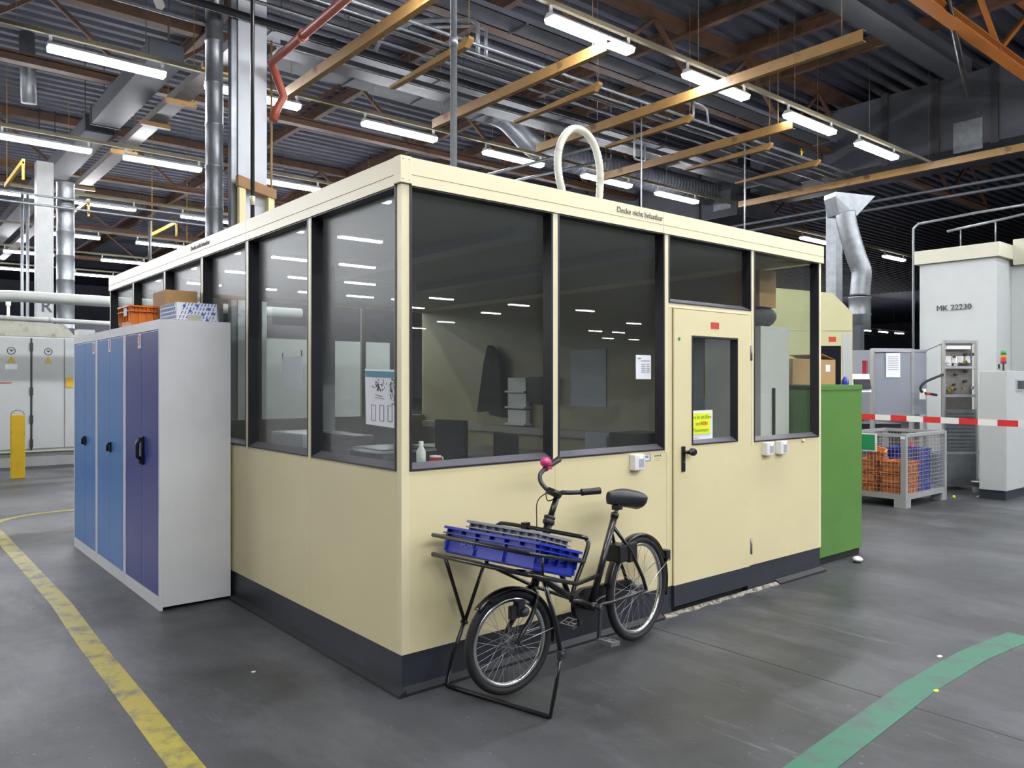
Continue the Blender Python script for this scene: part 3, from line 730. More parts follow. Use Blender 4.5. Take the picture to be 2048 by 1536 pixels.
# ------------------------------------------------------------------ the office booth
B = thing('office_booth', 'cream panelled office booth with large dark glazing in the middle of the hall', 'office booth', (1.95, 2.86, 0))
def bb(name, m, *boxes, bev=0, label=None, parent=None):
    mb = MB()
    for b_ in boxes: mb.box(*b_, bev)
    return mb.build(name, m, parent or B, world=True, label=label)
BX, BY = 3.9, 5.72
ZP, ZS, ZT, ZF = .19, 1.075, 2.46, 2.59
xs = [0, 1.005, 1.977, 2.94, BX]; ys = [0, .995, 1.946, 2.85, 3.8, 4.8, BY]
# posts
bb('corner_post', 'cream_trim', (0, .045, 0, .045, ZP, ZT), label='corner post facing the camera')
for x in (1.005, 1.977): bb('mullion', 'cream_trim', (x - .019, x + .019, -.003, .06, ZS - .02, ZT))
bb('mullion', 'cream_trim', (2.926, 2.957, -.003, .06, ZS - .02, ZT))
bb('corner_post', 'cream_trim', (3.862, BX, 0, .045, ZP, ZT))
for y in ys[1:-1]: bb('mullion', 'cream_trim', (-.003, .06, y - .019, y + .019, ZS - .02, ZT))
bb('corner_post', 'cream_trim', (0, .045, BY - .045, BY, ZP, ZT))
# wall panels below the glazing
bb('wall_panel', 'cream', (.045, 1.004, .0, .04, ZP, ZS)); bb('wall_panel', 'cream', (1.006, 1.977, .0, .04, ZP, ZS)); bb('wall_panel', 'cream', (2.905, 3.862, .0, .04, ZP, ZS))
for a, b in zip(ys, ys[1:]): bb('wall_panel', 'cream', (0, .04, max(a, .045) + .001, min(b, BY - .045) - .001, ZP, ZS))
bb('wall_panel', 'cream', (1.979, 2.036, 0, .04, ZP, 2.0), label='narrow strip beside the door')
# back and right walls
bb('back_wall', 'inner_panel', (0, BX, BY - .04, BY, ZP, ZS), *[(x - .03, x + .03, BY - .04, BY, ZS, ZT) for x in (.98, 1.58, 2.3, 2.95)])
bb('side_wall', 'inner_panel', (BX - .04, BX, .045, BY, ZP, ZS), (BX - .04, BX, .8, BY, ZS, ZT))
bb('inner_ledge', 'desk', (3.78, 3.86, 1.0, 5.6, .92, 1.0))
# dark base, floor strip
bb('base', 'anthracite', (.004, 2.04, .004, .05, .0, ZP), (2.895, 3.893, .006, .05, 0, ZP), (.004, .05, .0505, BY, 0, ZP), (BX - .04, BX - .002, .05, BY, 0, ZP))
mb = MB(); mb.prism([(0, .006, 0), (0, -.035, 0), (0, -.035, .014), (0, .006, .034)], (1.92, 0, 0)); MB().prism([(3.25, .006, 0), (3.25, -.035, 0), (3.25, -.035, .014), (3.25, .006, .034)], (.67, 0, 0)).build('floor_strip', 'rubber', B, world=True)
mb.build('floor_strip', 'rubber', B, world=True)
MB().prism([(.006, -.035, 0), (-.035, -.035, 0), (-.035, -.035, .014), (.006, -.035, .034)], (0, 2.22, 0)).build('floor_strip', 'rubber', B, world=True)
# fascia, groove, roof
def fascia(x0, x1, y0, y1, gx):
    return [(x0, x1, y0, y1, 2.508, ZF), (x0 + gx[0], x1 - gx[0], y0 + gx[1], y1 - gx[1], 2.503, 2.508), (x0, x1, y0, y1, 2.455, 2.503)]
bb('fascia', 'cream_trim', *fascia(.05, 1.937, -.012, .05, (0, .004)))
bb('fascia', 'cream_trim', *fascia(1.94, 3.925, -.012, .05, (0, .004)))
for a, b in ((.05, 1.945), (1.948, 3.84), (3.843, BY)): bb('fascia', 'cream_trim', *fascia(-.012, .05, a, b, (.004, 0)))
bb('fascia_corner', 'cream_trim', (-.014, .05, -.014, .05, 2.462, ZF + .003), bev=.003)
bb('fascia', 'cream_trim', (BX - .05, BX + .012, .05, BY, 2.455, ZF), (0, BX, BY - .04, BY, 2.455, ZF))
mb = MB()
for p in ((.0, -.0155, 2.575), (.035, -.0155, 2.575), (.0, -.0155, 2.478), (.035, -.0155, 2.478)): mb.cyl(p, (p[0], p[1] + .003, p[2]), .003, seg=8)
mb.build('screw', 'galv', B, world=True)
bb('roof_panel', 'inner_ceiling', (.05, BX - .05, .05, BY - .04, 2.5, 2.56))
MB().text('Decke nicht belastbar', .0485, frameM((1.5, -.0135, 2.545), *FX), ext=.0012, align='LEFT').build('lettering', 'text_grey', B, world=True)
MB().text('Decke nicht belastbar', .0485, frameM((-.0135, 3.08, 2.545), *FY), ext=.0012, align='LEFT').build('lettering', 'text_grey', B, world=True)

def window(ax, a, b, z0, z1, off=0., gl='booth_glass', parent=None, deep=.055, back=False):
    """recessed glazing between a and b along x (ax=0) or y (ax=1)"""
    def bx(mb, u0, u1, v0, v1, w0, w1):
        if ax == 0: mb.box(u0, u1, v0, v1, w0, w1)
        else: mb.box(v0, v1, u0, u1, w0, w1)
    t_ = .012; mb = MB(); v0, v1 = off - .005, off + deep + .012
    bx(mb, a, a + t_, v0, v1, z0, z1); bx(mb, b - t_, b, v0, v1, z0, z1); bx(mb, a + t_, b - t_, v0, v1, z1 - t_, z1); bx(mb, a + t_, b - t_, v0, v1, z0, z0 + t_ * .6)
    f = mb.build('window', 'gasket', parent or B, world=True)
    mb = MB(); zz = z0 + .006
    if ax == 0: mb.hexa([(a + t_, v0 + .006, zz), (b - t_, v0 + .006, zz), (b - t_, off + deep, zz), (a + t_, off + deep, zz), (a + t_, v0 + .006, zz + .004), (b - t_, v0 + .006, zz + .004), (b - t_, off + deep, zz + .03), (a + t_, off + deep, zz + .03)])
    else: mb.hexa([(v0 + .006, a + t_, zz), (off + deep, a + t_, zz), (off + deep, b - t_, zz), (v0 + .006, b - t_, zz), (v0 + .006, a + t_, zz + .004), (off + deep, a + t_, zz + .03), (off + deep, b - t_, zz + .03), (v0 + .006, b - t_, zz + .004)])
    mb.build('sill', 'sill', f, world=True)
    mb = MB(); bx(mb, a + t_, b - t_, off + deep, off + deep + .006, z0 + .01, z1 - t_)
    mb.build('pane', gl, f, world=True)
    return f
for a, b in ((.045, .986), (1.024, 1.958)): window(0, a, b, ZS - .003, ZT)
window(0, 1.998, 2.924, 2.016, ZT); window(0, 2.959, 3.862, ZS - .003, ZT)
for a, b in zip(ys, ys[1:]): window(1, max(a + .019, .045), min(b - .019, BY - .045), ZS - .003, ZT, gl='side_glass')
# rear and side glazing
mb = MB(); mb.box(.05, BX - .05, BY - .025, BY - .02, ZS, ZT); mb.box(BX - .025, BX - .02, .045, .8, ZS, 2.455)
mb.build('rear_pane', 'door_glass', B, world=True)
bb('side_mullion', 'cream_trim', (BX - .045, BX, .78, .82, ZS, 2.455))
# door
bb('door_frame', 'cream_trim', (1.996, 2.926, -.002, .05, 1.988, 2.02), (1.998, 2.036, -.001, .05, 2.0, 2.02), (2.9, 2.925, -.001, .05, ZS, 2.0), (2.88, 2.904, .0, .04, ZP, ZS))
mb = MB(); d0, d1 = -.014, .03
mb.box(2.041, 2.222, d0, d1, ZP, 1.982); mb.box(2.742, 2.894, d0, d1, ZP, 1.982); mb.box(2.222, 2.742, d0, d1, ZP, 1.088); mb.box(2.222, 2.742, d0, d1, 1.814, 1.982)
D_ = mb.build('door', 'cream', B, world=True)
MB().box(2.041, 2.894, d0, d1, .055, ZP).build('kick_plate', 'anthracite', D_, world=True)
window(0, 2.222, 2.742, 1.088, 1.814, -.012, 'door_glass', D_, .04)
mb = MB(); mb.box(2.112, 2.144, -.026, -.014, .921, 1.088, .005); mb.cyl((2.128, -.02, 1.05), (2.128, -.06, 1.05), .011, seg=10)
mb.tube([(2.128, -.06, 1.05), (2.145, -.062, 1.05), (2.17, -.06, 1.05)], .012, 10); mb.lathe([(.02, 0), (.025, .008), (.025, .03), (.018, .04)], (2.175, -.04, 1.05), (0, -1, 0), 16)
mb.build('handle', 'black_plastic', D_, world=True)
mb = MB(); mb.cyl((2.128, -.027, .985), (2.128, -.03, .985), .007, seg=10); mb.build('lock_cylinder', 'chrome', D_, world=True)
for z in (1.715, .33): mb = MB(); mb.cyl((2.908, -.014, z - .055), (2.908, -.014, z + .055), .008, seg=8); mb.build('hinge', 'galv', D_, world=True)
bb('door_gap', 'gasket', (2.0365, 2.0405, .0, .03, .03, 1.98))

# papers, signs and small boxes on the booth
def sheet(name, label, cat, x0, x1, z0, z1, y=-.004, m='paper', th=.0015):
    t = thing(name, label, cat, ((x0 + x1) / 2, y, z0)); MB().box(x0, x1, y - th, y, z0, z1).build('sheet', m, t, world=True); return t
yg = .053      # outer face of the recessed panes
t = thing('notice_card', 'white rounded timetable card on the second front window pane', 'sign', (1.82, yg, 1.52))
MB().box(1.742, 1.886, yg - .006, yg, 1.523, 1.676, .004).build('card', 'paper', t, world=True)
mb = MB(); mb.box(1.756, 1.79, yg - .0075, yg - .005, 1.652, 1.66)
for k, z in enumerate((1.638, 1.615, 1.602, 1.59, 1.578, 1.566)):
    mb.box(1.79, 1.83 if k else 1.87, yg - .0075, yg - .005, z, z + .005)
    if k: mb.box(1.84, 1.87, yg - .0075, yg - .005, z, z + .005)
mb.build('print', 'ink_soft', t, world=True)
t = sheet('door_notice', 'white sheet with neon yellow warning taped inside the door glass', 'sign', 2.232, 2.5, 1.10, 1.315, .024)
MB().box(2.262, 2.47, .020, .0222, 1.155, 1.296).build('yellow_field', 'neon', t, world=True)
MB().text('Dies ist ein Büro', .034, frameM((2.366, .0195, 1.27), *FX), bold=.0004).build('lettering', 'sign_green_ink', t, world=True)
MB().text('und', .034, frameM((2.335, .0195, 1.226), *FX), bold=.0004).build('lettering', 'sign_green_ink', t, world=True)
MB().text('KEIN', .032, frameM((2.405, .0195, 1.226), *FX), bold=.0006).build('lettering', 'sign_red', t, world=True)
MB().text('Pausenraum', .034, frameM((2.366, .0195, 1.182), *FX), bold=.0004).build('lettering', 'sign_green_ink', t, world=True)
mb = MB(); mb.box(2.29, 2.34, .0215, .0225, 1.128, 1.132); mb.build('fine_print', 'ink_soft', t, world=True)
mb = MB(); mb.box(2.43, 2.52, -.017, -.0142, 1.868, 1.912); one('red_sticker', mb, 'sign_red', 'small red sticker above the door window', 'sticker')
mb = MB(); mb.prism([(2.09 + .012 * math.cos(k * math.pi / 6), -.016, 1.786 + .012 * math.sin(k * math.pi / 6)) for k in range(12)], (0, .0016, 0)); one('green_dot', mb, 'sign_green', 'tiny green dot sticker at the upper left of the door', 'sticker')
def wallbox(x, z, label):
    t = thing('sensor_box', label, 'sensor box', (x, -.04, z))
    MB().box(x - .048, x + .048, -.045, 0, z - .048, z + .048, .006).build('housing', 'white_plastic', t, world=True)
    MB().box(x - .01, x + .036, -.0465, -.044, z - .03, z + .022).build('label_field', 'grey_plastic', t, world=True)
    MB().sphere((x + .012, -.046, z + .03), .006, seg=8).build('light', 'led', t, world=True)
wallbox(1.675, 1.013, 'white square sensor box left of the door, below the second window')
wallbox(3.11, 1.02, 'white square sensor box below the last window, left one of the pair')
wallbox(3.29, 1.02, 'white square sensor box below the last window, right one of the pair')
t = sheet('asset_label', 'small grey framed label beside the left sensor box', 'label', 1.742, 1.824, 1.008, 1.058, -.0005, 'plinth_grey')
MB().box(1.748, 1.81, -.0035, -.002, 1.016, 1.052).build('paper', 'paper', t, world=True)
mb = MB(); mb.box(1.76, 1.8, -.0042, -.0034, 1.03, 1.046); mb.build('print', 'ink_soft', t, world=True)
t = thing('maker_plate', 'tiny faint printed mark beside the door frame', 'label', (1.89, 0, 1.0))
mb = MB()
for k in range(6): mb.box(1.858 + k * .009, 1.864 + k * .009, -.0012, 0, 1.034, 1.042)
mb.prism([(1.914, -.0012, 1.032), (1.928, -.0012, 1.032), (1.921, -.0012, 1.05)], (0, .0012, 0)); mb.box(1.86, 1.915, -.0012, 0, 1.018, 1.0195); mb.box(1.87, 1.91, -.0012, 0, 1.006, 1.0075); mb.build('print', 'text_grey', t, world=True)
mb = MB(); mb.lathe([(.012, 0), (.014, .006), (.01, .018), (.004, .022)], (3.62, 0, 1.052), (0, -1, 0), 14); one('door_stop', mb, 'cream_trim', 'small round cream knob under the last front window', 'knob')
mb = MB(); pts = [(1.95 + .05 * k, -.012 - .012 * math.sin(k * 1.3) - .004 * (k % 3)) for k in range(27)]
for (a, b), (c, d) in zip(pts, pts[1:]): mb.hexa([(a, b - .006, 0), (c, d - .006, 0), (c, -.001, 0), (a, -.001, 0), (a, b - .004, .006), (c, d - .004, .005), (c, -.001, .02), (a, -.001, .02)])
one('torn_sealing_strip', mb, 'worn_white', 'torn whitish sealing strip along the floor under the door', 'sealing strip')
# poster and paper in the left side windows (hung inside the glass)
xg = .05
t = thing('poster', 'white layout plan poster with teal header in the side window by the corner', 'poster', (xg, .25, 1.28))
MB().hexa([(xg - .002, .06, 1.272), (xg, .06, 1.272), (xg, .425, 1.284), (xg - .002, .43, 1.284), (xg - .002, .06, 1.563), (xg, .06, 1.563), (xg, .44, 1.575), (xg - .002, .44, 1.575)]).build('sheet', 'paper', t, world=True)
MB().hexa([(xg - .004, .06, 1.523), (xg - .002, .06, 1.523), (xg - .002, .432, 1.535), (xg - .004, .432, 1.535), (xg - .004, .06, 1.553), (xg - .002, .06, 1.553), (xg - .002, .436, 1.565), (xg - .004, .436, 1.565)]).build('header_bar', 'teal', t, world=True)
mb = MB(); random.seed(11); X = xg - .003
def ln(y0, z0, y1, z1, w_=.002): mb.beam((X, y0, z0), (X, y1, z1), .0012, w_, (0, 0, 1) if abs(z1 - z0) < abs(y1 - y0) else (0, 1, 0))
for k in range(60):
    y = random.gauss(.3, .028); z = random.gauss(1.478, .02); a = random.choice(((.012, 0), (0, .012), (.008, .008))); ln(y, z, y + a[0], z + a[1])
for k in range(70):
    y = .1 + random.random() * .085; z = 1.41 + random.random() * .11; a = random.choice(((.016, 0), (0, .014))); ln(y, z, y + a[0], z + a[1])
ln(.33, 1.44, .25, 1.43); ln(.33, 1.425, .24, 1.418); ln(.17, 1.395, .12, 1.394, .005)
for y in (.33, .245, .09, .165):
    for (a, b, c, d) in ((y, 1.385, y + .04, 1.387), (y, 1.305, y + .04, 1.307), (y, 1.305, y, 1.385), (y + .04, 1.307, y + .04, 1.387)): ln(a, b, c, d)
mb.build('line_drawing', 'ink', t, world=True)
t = thing('paper_sheet', 'plain white paper hung inside the second side window', 'paper', (xg + .015, 1.38, 1.46))
MB().box(xg + .012, xg + .014, 1.24, 1.53, 1.465, 1.665).build('sheet', 'paper', t, world=True)
mb = MB(); mb.box(xg + .01, xg + .018, 1.52, 1.527, 1.65, 1.69); mb.box(xg + .01, xg + .018, 1.242, 1.249, 1.66, 1.7); mb.build('clip', 'ink', t, world=True)

# ------------------------------------------------------------------ inside the booth
mb = MB(); mb.box(1.2, 1.38, .6, 3.6, 2.44, 2.5); one('unlit_ceiling_light', mb, 'grey_plastic', 'long unlit lamp under the ceiling inside the booth', 'lamp')
mb = MB(); mb.box(2.4, 2.58, .6, 3.6, 2.44, 2.5); one('unlit_ceiling_light', mb, 'grey_plastic', 'second unlit lamp under the booth ceiling, nearer the door end', 'lamp')
mb = MB(); mb.box(1.0, 1.13, 2.9, 3.03, 0, 2.5); one('inner_column', mb, 'col_white', 'white square post inside the booth behind the side window', 'column')
mb = MB(); mb.prism([(3.83, 3.9, 1.78), (3.83, 4.12, 1.95), (3.83, 4.2, 1.75), (3.83, 4.33, 1.15), (3.83, 4.1, 1.19), (3.83, 4.08, 1.12), (3.83, 3.85, 1.1)], (-.09, 0, 0)); one('work_jacket', mb, 'coat_cloth', 'dark jacket hanging on the wall inside, seen through the first front window', 'jacket')
for i, z in enumerate((1.04, 1.23, 1.41)):
    mb = MB(); mb.box(3.78, 3.84, 3.47, 3.79, z, z + .15); mb.box(3.74, 3.855, 3.46, 3.8, z - .02, z)
    one('letter_tray', mb, 'paper', f'pale paper tray on the inside wall, {["lowest", "middle", "top"][i]} of three right of the jacket', 'tray', 'paper trays on the inner wall')
mb = MB(); mb.box(3.76, 3.86, 3.05, 3.42, 1.28, 1.57); one('wall_screen', mb, 'screen', 'small dark screen on the inner wall right of the paper trays', 'screen')
mb = MB(); mb.box(3.85, 3.858, 2.3, 2.82, 1.25, 1.85); one('wall_chart', mb, 'grey_plastic', 'pale grey chart on the inner wall behind the second front window', 'chart')
t = thing('desk', 'long office desk along the inner wall of the booth', 'desk', (3.4, 3.2, 0))
MB().box(3.0, 3.84, 1.2, 4.9, .72, .75).build('desktop', 'desk', t, world=True)
for p in ((3.05, 1.25), (3.8, 1.25), (3.05, 4.85), (3.8, 4.85)): MB().box(p[0] - .02, p[0] + .02, p[1] - .02, p[1] + .02, 0, .72).build('leg', 'dark_metal', t, world=True)
t = thing('desk', 'desk under the side windows near the front corner', 'desk', (.55, 1.6, 0))
MB().box(.1, .9, .3, 2.8, .72, .75).build('desktop', 'desk', t, world=True)
for p in ((.15, .35), (.85, .35), (.15, 2.75), (.85, 2.75)): MB().box(p[0] - .02, p[0] + .02, p[1] - .02, p[1] + .02, 0, .72).build('leg', 'dark_metal', t, world=True)
def chair(x, y, rz, label):
    t = thing('office_chair', label, 'chair', (x, y, 0), rz, None)
    mb = MB(); mb.box(-.22, .22, -.03, .03, .62, 1.12, .02); mb.build('backrest', 'coat_cloth', t)
    mb = MB(); mb.box(-.24, .24, .04, .5, .44, .52, .02); mb.build('seat', 'coat_cloth', t)
    mb = MB(); mb.cyl((0, .27, .08), (0, .27, .44), .025, seg=10); mb.tube([(0, .25, .46), (0, -.05, .5), (0, -.04, .7)], .02, 8); mb.build('stem', 'dark_metal', t)
    for k in range(5):
        a = 2 * math.pi * k / 5; mb = MB(); mb.cyl((0, .27, .09), (.28 * math.cos(a), .27 + .28 * math.sin(a), .05), .018, seg=6); mb.sphere((.28 * math.cos(a), .27 + .28 * math.sin(a), .03), .03, seg=8); mb.build('foot', 'dark_metal', t)
chair(1.75, 1.35, R(70), 'dark swivel office chair inside behind the first front window')
chair(2.7, 3.4, R(-80), 'dark swivel office chair at the inner wall desk')
mb = MB(); mb.box(.3, .42, 1.0, 1.55, .75, 1.18); mb.box(.25, .5, 1.15, 1.4, .75, .77); one('monitor', mb, 'screen', 'dark monitor on the desk by the side window', 'monitor')
mb = MB(); mb.box(.14, .5, .42, .8, .75, 1.14, .02); one('printer', mb, 'screen', 'black printer on the desk behind the poster', 'printer')
mb = MB(); mb.box(.3, .7, 1.75, 2.3, .751, 1.15, .02); one('paper_stack', mb, 'grey_plastic', 'pale machine with papers behind the second side window', 'printer')
mb = MB(); mb.box(3.15, 3.55, 1.25, 1.6, .75, 1.06); one('file_box', mb, 'screen', 'dark blue box on the desk at the end of the second front window', 'box')
mb = MB(); mb.box(3.2, 3.5, 1.68, 1.95, .75, 1.05); one('file_box', mb, 'grey_plastic', 'pale striped box on the desk behind the second front window', 'box')
t = thing('mug', 'white mug with a red band on the inner sill of the first front window', 'mug', (.285, .13, 1.075))
MB().lathe([(.027, 0), (.03, .004), (.03, .05), (.027, .05), (.026, .006)], (0, 0, 0)).build('body', 'white_plastic', t)
MB().lathe([(.0305, .015), (.0307, .02), (.0307, .04), (.0305, .044)], (0, 0, 0)).build('band', 'cup_red', t)
mb = MB(); mb.tube([(.03, 0, .042), (.045, 0, .038), (.047, 0, .022), (.03, 0, .012)], .004, 6); mb.build('handle', 'white_plastic', t)
mb = MB(); mb.lathe([(.022, 0), (.024, .01), (.024, .08), (.012, .1), (.012, .13), (.001, .131)], (.19, .12, 1.075)); one('bottle', mb, 'white_plastic', 'small pale bottle on the inner sill next to the corner post', 'bottle')
bb('window_board', 'inner_panel', (.045, 3.86, .06, .2, 1.045, 1.075))
t = thing('tall_cupboard', 'white tall cupboard inside behind the last front window', 'cupboard', (3.62, .5, 0))
MB().box(3.44, 3.85, .25, .78, 0, 1.95, .004).build('body', 'white_plastic', t, world=True)
MB().box(3.6, 3.625, .235, .25, .6, 1.46).build('bar_handle', 'dark_metal', t, world=True)
mb = MB(); mb.tube(smooth([(3.38, .5, 2.03), (3.48, .46, 2.05), (3.62, .44, 2.04), (3.76, .42, 2.05), (3.83, .42, 2.03)], 4), [.06, .078, .08, .085, .082, .085, .08, .084, .08, .086, .084, .08, .085, .08, .078, .075, .06], 14)
one('rolled_bag', mb, 'bag_grey', 'dark grey rolled bag on top of the tall white cupboard', 'bag')
mb = MB(); mb.box(3.58, 3.82, .35, .7, 2.12, 2.42, .003); one('cardboard_box', mb, 'card', 'cardboard box on the rolled bag on the tall cupboard', 'cardboard box')
mb = MB(); mb.box(3.835, 3.858, .82, 1.4, .95, 2.1); one('pin_board', mb, 'alu_panel', 'blue grey pin board inside, seen through the door glass', 'pin board')
mb = MB(); mb.box(3.828, 3.833, .83, 1.06, 1.57, 1.65); mb.box(3.828, 3.833, .83, 1.06, 1.38, 1.42); mb.box(3.8305, 3.834, .82, 1.08, 1.36, 1.67); one('inner_notice', mb, 'sign_green_ink', 'dull yellow notice on the pin board, seen through the door glass', 'sign')
mb = MB(); mb.box(2.2, 4.3, 7.3, 7.7, 0, 2.12); one('white_partition', mb, 'machine_white', 'white machine panel behind the booth rear windows', 'machine')

# ------------------------------------------------------------------ the delivery bicycle
OB = (.37, -.365); AB = R(8.5)
bk = thing('delivery_bicycle', 'black delivery bicycle with front carrier on its stand before the booth', 'bicycle', (OB[0], OB[1], 0), AB)
ST = R(-13); sd = Vector((math.cos(ST), math.sin(ST), 0)); sn = Vector((-sd.y, sd.x, 0))
def SP(b, l, z, o=(.2, 0, 0)): return Vector(o) * 0 + Vector((b, 0, z)) if False else Vector((o[0], o[1], 0)) + sd * b + sn * l + Vector((0, 0, z))
FH = Vector((0, .0, .272)); RH = Vector((1.11, 0, .312)); BBk = Vector((.655, 0, .302))
HB = Vector((.19, -.005, .53)); HT = Vector((.299, 0, .808)); ST_T = Vector((.363, 0, .922))
def wheel(name, c, ax, Rt, rt, rimm, nsp, label=None):
    """tyre with rim, hub and spokes"""
    c = Vector(c); ax = Vector(ax).normalized(); up = Vector((0, 0, 1))
    t = MB().ring(c, ax, Rt - rt, rt, 64, 12, up=up).build(name, 'tyre', bk, label=label)
    ri = Rt - 2 * rt
    MB().band(c, ax, [(ri + .006, -.014), (ri + .006, .014), (ri - .012, .012), (ri - .016, .004), (ri - .016, -.004), (ri - .012, -.012)], 64, up=up).build('rim', rimm, t)
    mb = MB(); mb.cyl(c - ax * .03, c + ax * .03, .02, seg=14)
    for s in (-1, 1): mb.cyl(c + ax * (.026 * s), c + ax * (.03 * s), .028, seg=16); mb.cyl(c + ax * (.03 * s), c + ax * (.062 * s), .006, seg=8); mb.cyl(c + ax * (.056 * s), c + ax * (.066 * s), .01, seg=6)
    mb.build('hub', 'galv', t)
    mb = MB(); v_ = ax.cross(up)
    for k in range(nsp):
        a = 2 * math.pi * k / nsp; s = 1 if k % 2 else -1; off = R(62) * (1 if (k // 2) % 2 else -1)
        p0 = c + ax * (.027 * s) + (up * math.cos(a + off) + v_ * math.sin(a + off)) * .025; p1 = c + (up * math.cos(a) + v_ * math.sin(a)) * (ri - .012)
        mb.cyl(p0, p1, .0011, seg=5, caps=False)
    mb.build('spokes', 'spoke', t)
    return t
wheel('front_wheel', FH, sn, .247, .021, 'chrome', 36)
wheel('rear_wheel', RH, (0, 1, 0), .300, .022, 'chrome', 36)
# frame
mb = MB()
mb.tube([HB - Vector((.012, 0, .03)), HT], .021, 14)
mb.tube([HB + Vector((.02, 0, .02)), (.42, 0, .42), BBk], .019, 12)
mb.tube([(.275, 0, .72), (.36, 0, .60), (.46, 0, .40)], .014, 10)
mb.tube([BBk, (.884, 0, .768)], .019, 14); mb.cyl((.876, 0, .75), (.886, 0, .772), .023, seg=14)
mb.cyl(BBk + Vector((0, -.04, 0)), BBk + Vector((0, .04, 0)), .024, seg=16)
for s in (-1, 1):
    mb.tube([BBk + Vector((.02, .02 * s, 0)), (.8, .045 * s, .303), (1.05, .06 * s, .31), RH + Vector((0, .062 * s, 0))], .010, 8)
    mb.tube([(.852, .012 * s, .70), (.96, .05 * s, .565), (1.075, .062 * s, .385), RH + Vector((0, .062 * s, .0))], .010, 8)
mb.cyl((.16, -.0, .455), (.73, -.0, .452), .013, seg=10) if False else None
mb.tube([(.15, -.28, .57), (.4, -.1, .49), (.722, 0, .455)], .013, 10)
mb.build('frame', 'black_paint', bk)
mb = MB(); mb.lathe([(.023, 0), (.03, .006), (.03, .022), (.025, .028), (.03, .034), (.028, .045)], HT - Vector((.008, 0, .02)), (HT - HB), 16); mb.build('headset', 'dark_metal', bk)
# fork and stem
mb = MB(); CR = Vector((.165, -.003, .50))
mb.cyl(CR - Vector((0, 0, 0)), HB, .018, seg=12)
for s in (-1, 1):
    mb.tube(smooth([CR + sn * (.012 * s) + Vector((0, 0, .0)), CR + sn * (.05 * s) + Vector((-.012, 0, -.03)), CR + sn * (.055 * s) + Vector((-.05, 0, -.11)), FH + sd * .045 + sn * (.056 * s) + Vector((0, 0, .06)), FH + sn * (.056 * s)], 4), .0125, 8)
mb.build('fork', 'black_paint', bk)
mb = MB(); mb.tube([HT - Vector((.002, 0, .005)), ST_T - Vector((0, 0, .002))], .0155, 12); mb.build('stem', 'black_paint', bk)
far = smooth([(.363, 0, .922), (.352, .05, .95), (.358, .10, .985), (.37, .118, 1.02), (.40, .124, 1.04), (.453, .131, 1.058)], 5)
near = smooth([(.363, 0, .922), (.335, -.04, .943), (.298, -.09, .957), (.31, -.12, .958), (.353, -.159, .959)], 5)
hb = MB(); hb.tube(far[::-1] + near[1:], .0115, 10); hbo = hb.build('handlebar', 'dark_metal', bk)
for a, b in (((.353, -.159, .959), (.43, -.225, .966)), ((.453, .131, 1.058), (.555, .136, 1.091))):
    a = Vector(a); b = Vector(b); d = b - a; mb = MB(); mb.tube([a, a + d * .1, a + d * .12, a + d * .95, b], [.017, .018, .0165, .0175, .014], 12); mb.build('grip', 'black_plastic', hbo)
MB().cyl((.34, -.035, .935), (.345, .04, .95), .019, seg=12).build('clamp', 'black_plastic', bk)
b_ = MB().sphere((.432, .13, 1.082), .031, (1, 1, .86), 18).build('bell', 'pink', bk, label='bright pink bicycle bell')
mb = MB(); mb.cyl((.425, .127, 1.05), (.445, .131, 1.055), .017, seg=10); mb.box(.43, .46, .11, .13, 1.045, 1.06); mb.build('bell_clamp', 'pink', b_)
# saddle
def saddle():
    mb = MB(); n = 14; m = 16; rings = []
    for i in range(n + 1):
        t = i / n; x = -.155 + .27 * t
        w_ = .016 + .07 * (max(0, (t - .12)) ** .9) * 1.25; w_ = min(w_, .088)
        if t > .85: w_ *= math.sqrt(max(.02, 1 - ((t - .85) / .16) ** 2))
        if t < .12: w_ *= .75 + t * 2
        top = .022 + .014 * math.sin(t * 3.1) ; bot = .03 + .026 * t
        rings.append([mb.v((x, w_ * math.cos(2 * math.pi * k / m), (top if math.sin(2 * math.pi * k / m) > 0 else bot) * math.sin(2 * math.pi * k / m))) for k in range(m)])
    for A, B_ in zip(rings, rings[1:]):
        for k in range(m): mb._f([A[k], A[(k + 1) % m], B_[(k + 1) % m], B_[k]], True)
    mb._f(rings[0][::-1]); mb._f(rings[-1]); return mb
sm = saddle(); bmesh.ops.scale(sm.bm, vec=(1.1, 1.12, 1.3), verts=sm.bm.verts)
bmesh.ops.rotate(sm.bm, matrix=Matrix.Rotation(R(6), 3, 'Y'), verts=sm.bm.verts); bmesh.ops.translate(sm.bm, vec=(.985, 0, .853), verts=sm.bm.verts)
sd_o = sm.build('saddle', 'saddle', bk)
mb = MB()
for s in (-1, 1): mb.tube([(.86, .01 * s, .845), (.9, .02 * s, .815), (.99, .025 * s, .803), (1.06, .04 * s, .815)], .004, 6)
mb.cyl((.9, -.022, .806), (.9, .022, .806), .015, seg=12); mb.box(.88, .93, -.02, .02, .79, .815); mb.build('rails', 'black_plastic', sd_o)
MB().cyl((.884, 0, .765), (.9, 0, .805), .0135, seg=14).build('seat_post', 'chrome', bk)
